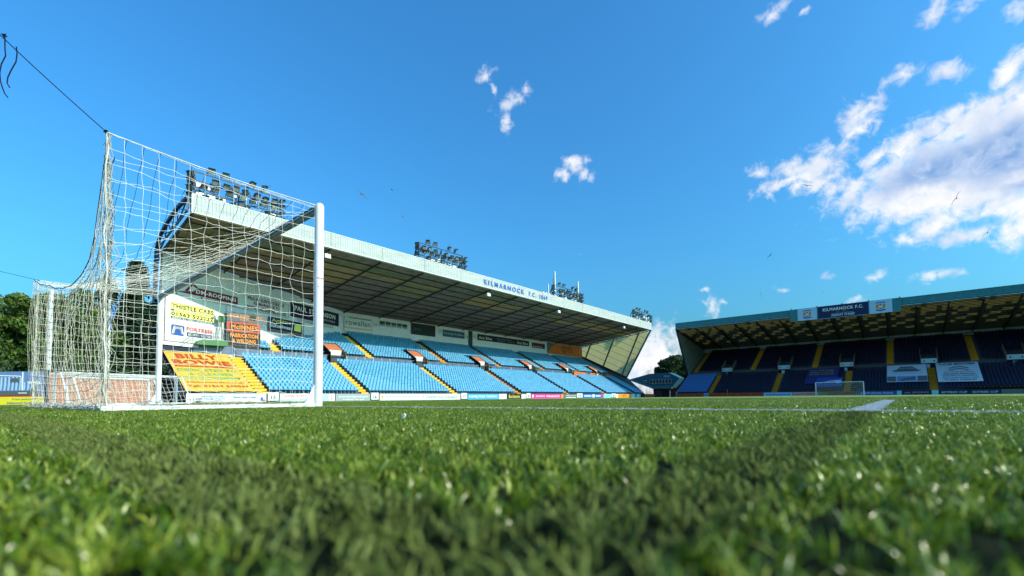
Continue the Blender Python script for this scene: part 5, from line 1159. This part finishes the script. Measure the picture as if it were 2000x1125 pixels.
# ------------------------------------------------------------------ trees
def leaf_mat(name, a, b, trans=.35):
    m = bpy.data.materials.new(name); m.use_nodes = True; nt = m.node_tree; N = nt.nodes.new; L = nt.links.new
    p = nt.nodes['Principled BSDF']; p.inputs['Roughness'].default_value = .55; p.inputs['Specular IOR Level'].default_value = .3
    g = N('ShaderNodeNewGeometry'); cr = N('ShaderNodeValToRGB'); cr.color_ramp.elements[0].color = (*a, 1); cr.color_ramp.elements[1].color = (*b, 1); L(g.outputs['Random Per Island'], cr.inputs[0]); L(cr.outputs[0], p.inputs['Base Color'])
    t = N('ShaderNodeBsdfTranslucent'); L(cr.outputs[0], t.inputs[0]); ms = N('ShaderNodeMixShader'); ms.inputs[0].default_value = trans; L(p.outputs[0], ms.inputs[1]); L(t.outputs[0], ms.inputs[2]); L(ms.outputs[0], nt.nodes['Material Output'].inputs[0]); return m
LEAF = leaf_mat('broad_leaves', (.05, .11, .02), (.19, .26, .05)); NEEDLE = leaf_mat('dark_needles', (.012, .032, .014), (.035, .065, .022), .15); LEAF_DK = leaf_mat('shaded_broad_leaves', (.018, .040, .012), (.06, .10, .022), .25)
BARK = mat('bark', (.06, .045, .035), .9, .1, var=.4, bump=.6)
def tree(name, label, x, y, h, rad, base, n, size, m, seed, conifer=False, group='trees around the ground'):
    rng = np.random.default_rng(seed); o = empty(name, (x, y, -.1)); tag(o, label, 'tree', group)
    mb = MB(); mb.tube([(0, 0, 0), (.1, .05, h*.3), (0, .1, h*.6), (.05, 0, h*.92)], [h*.028, h*.022, h*.013, .03], 8)
    for k in range(9):
        a = rng.uniform(0, 6.28); z0 = h*rng.uniform(.25, .7); L = rad*rng.uniform(.5, .85); mb.tube([(0, 0, z0), (math.cos(a)*L*.5, math.sin(a)*L*.5, z0+h*.07), (math.cos(a)*L, math.sin(a)*L, z0+h*(.0 if conifer else .18))], [h*.011, h*.007, .02], 5)
    mb.build('trunk', BARK, o)
    if conifer:
        nb = 90; t = rng.uniform(0, 1, nb)**.8; a = rng.uniform(0, 6.28, nb); zc = base+(h-base)*t; rr = rad*(1-t)**.8*rng.uniform(.35, 1.5, nb)+.15
        k = rng.integers(0, nb, n); s = rng.uniform(0, 1, n)**.6; cx = np.cos(a[k])*rr[k]*s; cy = np.sin(a[k])*rr[k]*s; cz = zc[k] - .25*rr[k]*s**2 + rng.normal(0, .18, n) + .25*rr[k]*(s > .85)
        P = np.stack([cx+rng.normal(0, .22, n), cy+rng.normal(0, .22, n), cz], 1)
    else:
        nc = 70; u = rng.normal(0, 1, (nc, 3)); u /= np.linalg.norm(u, axis=1)[:, None]; rr = rng.uniform(.35, 1, nc)**.6
        C = u*rr[:, None]*np.array([rad, rad, (h-base)/2])*.86; C[:, 2] += (h+base)/2; cr_ = rad*rng.uniform(.14, .30, nc)
        k = rng.integers(0, nc, n); v = rng.normal(0, 1, (n, 3)); v /= np.linalg.norm(v, axis=1)[:, None]; P = C[k]+v*(cr_[k]*rng.uniform(.35, 1.08, n)**.5)[:, None]*np.array([1, 1, .75])
    d1 = rng.normal(0, 1, (n, 3)); d1 /= np.linalg.norm(d1, axis=1)[:, None]; d2 = np.cross(d1, rng.normal(0, 1, (n, 3))); d2 /= np.linalg.norm(d2, axis=1)[:, None]
    s = (size*rng.uniform(.5, 1.3, n))[:, None]; V = np.stack([P-d1*s, P+d2*s*.55, P+d1*s, P-d2*s*.55], 1).reshape(-1, 3); F = np.arange(4*n).reshape(n, 4)
    c = bpy.data.objects.new('crown', np_mesh('crown', V, F, m)); COL.objects.link(c); c.parent = o
    return o
def build_trees():
    tree('broadleaf_tree', 'broad green tree at the left edge behind the picture hoarding', -50.5, -3.5, 10.6, 6.6, 1.0, 30000, .20, LEAF, 1)
    tree('broadleaf_tree', 'rounded green tree behind the left part of the net', -46.5, 2.2, 10.9, 4.6, .8, 24000, .19, LEAF, 2)
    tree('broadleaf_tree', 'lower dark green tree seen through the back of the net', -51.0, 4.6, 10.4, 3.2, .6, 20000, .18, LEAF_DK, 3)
    tree('conifer_tree', 'tall dark conifer beside the open end of the long stand', -47.6, 7.6, 13.8, 2.0, 1.0, 22000, .20, NEEDLE, 4, True)
    tree('conifer_tree', 'shorter dark conifer left of the taller one', -49.0, 5.6, 11.8, 2.0, 1.0, 16000, .19, NEEDLE, 5, True)
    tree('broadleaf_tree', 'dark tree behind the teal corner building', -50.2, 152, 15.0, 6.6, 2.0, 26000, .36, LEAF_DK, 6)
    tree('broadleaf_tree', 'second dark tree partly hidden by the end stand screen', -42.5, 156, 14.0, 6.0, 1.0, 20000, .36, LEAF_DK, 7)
    # undergrowth between the trunks
    rng = np.random.default_rng(8); n = 26000; t = rng.uniform(0, 1, n); P = np.stack([-26-rng.uniform(0, 6, n)-t*4, -14+t*18+rng.normal(0, .4, n), np.abs(rng.normal(0, 1, n))**.7*1.7*(.7+.3*np.sin(t*40))], 1)
    d1 = rng.normal(0, 1, (n, 3)); d1 /= np.linalg.norm(d1, axis=1)[:, None]; d2 = np.cross(d1, rng.normal(0, 1, (n, 3))); d2 /= np.linalg.norm(d2, axis=1)[:, None]
    s = (.13*rng.uniform(.5, 1.3, n))[:, None]; V = np.stack([P-d1*s, P+d2*s*.55, P+d1*s, P-d2*s*.55], 1).reshape(-1, 3)
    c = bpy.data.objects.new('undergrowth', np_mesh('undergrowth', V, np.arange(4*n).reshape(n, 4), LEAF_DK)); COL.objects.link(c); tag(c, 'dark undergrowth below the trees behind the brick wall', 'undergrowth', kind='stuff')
build_trees()

# ------------------------------------------------------------------ birds and a feather
def bird(loc, span, heading, bank, label, sit=False, flap=.25):
    span *= 1.0 if sit else 1.25; mb = MB(); L = span*.42; prof = [(-.5, .01), (-.32, .06), (-.05, .10), (.2, .10), (.36, .06), (.44, .055), (.56, .01)]
    mb.tube([(0, p*L, .0) for p, r in prof], [r*L*.9 for p, r in prof], 8)
    if not sit:
        for s in (-1, 1):
            w = [(0, .16), (.22, .20), (.5, .13), (.82, -.02), (1.0, -.16)]; c = [.20, .17, .14, .09, .02]; vs = []; fs = []
            for (a, f), ch in zip(w, c):
                x = s*a*span/2; z = math.sin(min(a, .45)/.45*math.pi/2)*flap*span*.35-max(0, a-.45)*flap*span*.5; y = f*span*.5
                vs += [(x, y, z), (x, y-ch*span, z-.004), (x, y-ch*span*.4, z+.012*span)]
            for i in range(4): k = 3*i; fs += [(k, k+2, k+5, k+3), (k+2, k+1, k+4, k+5), (k+1, k, k+3, k+4)]
            mb.add(vs, fs)
    o = mb.build('gull', BIRD); o.location = loc; o.rotation_euler = (bank[0], bank[1], heading); tag(o, label, 'bird', 'gulls in the sky' if not sit else 'gulls perched on floodlights')
def build_birds():
    bird((-31.1, 22, 20.5), 1.35, .6, (.3, .75, 0), 'gull gliding with straight wings, left of the middle of the sky', flap=.05)
    bird((-28.0, 24.6, 18.2), .95, 1.2, (.5, 1.0, 0), 'small gull low over the long stand, left')
    bird((-28.8, 23.9, 20.9), .35, 2.0, (0, .2, 0), 'tiny distant bird right of the gliding gull')
    bird((14.0, 60.2, 19.5), 1.1, -.4, (.2, -1.0, 0), 'dark gull against the upper part of the big cloud')
    bird((16.2, 62.1, 16.0), 1.0, -.2, (.2, -.9, 0), 'dark gull against the lower edge of the big cloud')
    bird((-.3, 48.1, 13.9), .62, -.6, (.2, -.5, 0), 'small bird above the gap between the stands')
    bird((-1.1, 47.4, 10.1), .75, .3, (.2, 1.45, 0), 'banking dark bird low above the end stand roof')
    bird((3.6, 51.4, 10.25), .3, .3, (0, .3, 0), 'tiny dark bird just above the end stand roof')
    bird((2.7, 50.6, 20.9), .8, .3, (.1, .3, 0), 'bird in front of the small white cloud left of the big cloud')
    bird((-41.0, 17.2, 22.75), 1.0, .5, (.2, 0, 0), 'gull perched on the nearest floodlight rack', sit=True)
    bird((-41.0, 38.6, 22.8), 1.0, .5, (.2, 0, 0), 'gull perched on the left lamp of the second rack', sit=True)
    bird((-41.0, 42.4, 22.75), 1.0, -.5, (.2, 0, 0), 'gull perched on the right side of the second rack', sit=True)
    mb = MB(); mb.prism([(0, 0, .0), (.012, .004, .006), (.02, .008, .022), (.012, .006, .03), (.002, .002, .014)], (.001, .006, 0))
    f = mb.build('feather', WHITE_T); f.scale = (.7, .7, .7); f.location = (7.82, -1.76, -.002); tag(f, 'tiny white feather lying on the grass right of the near post', 'feather')
build_birds()
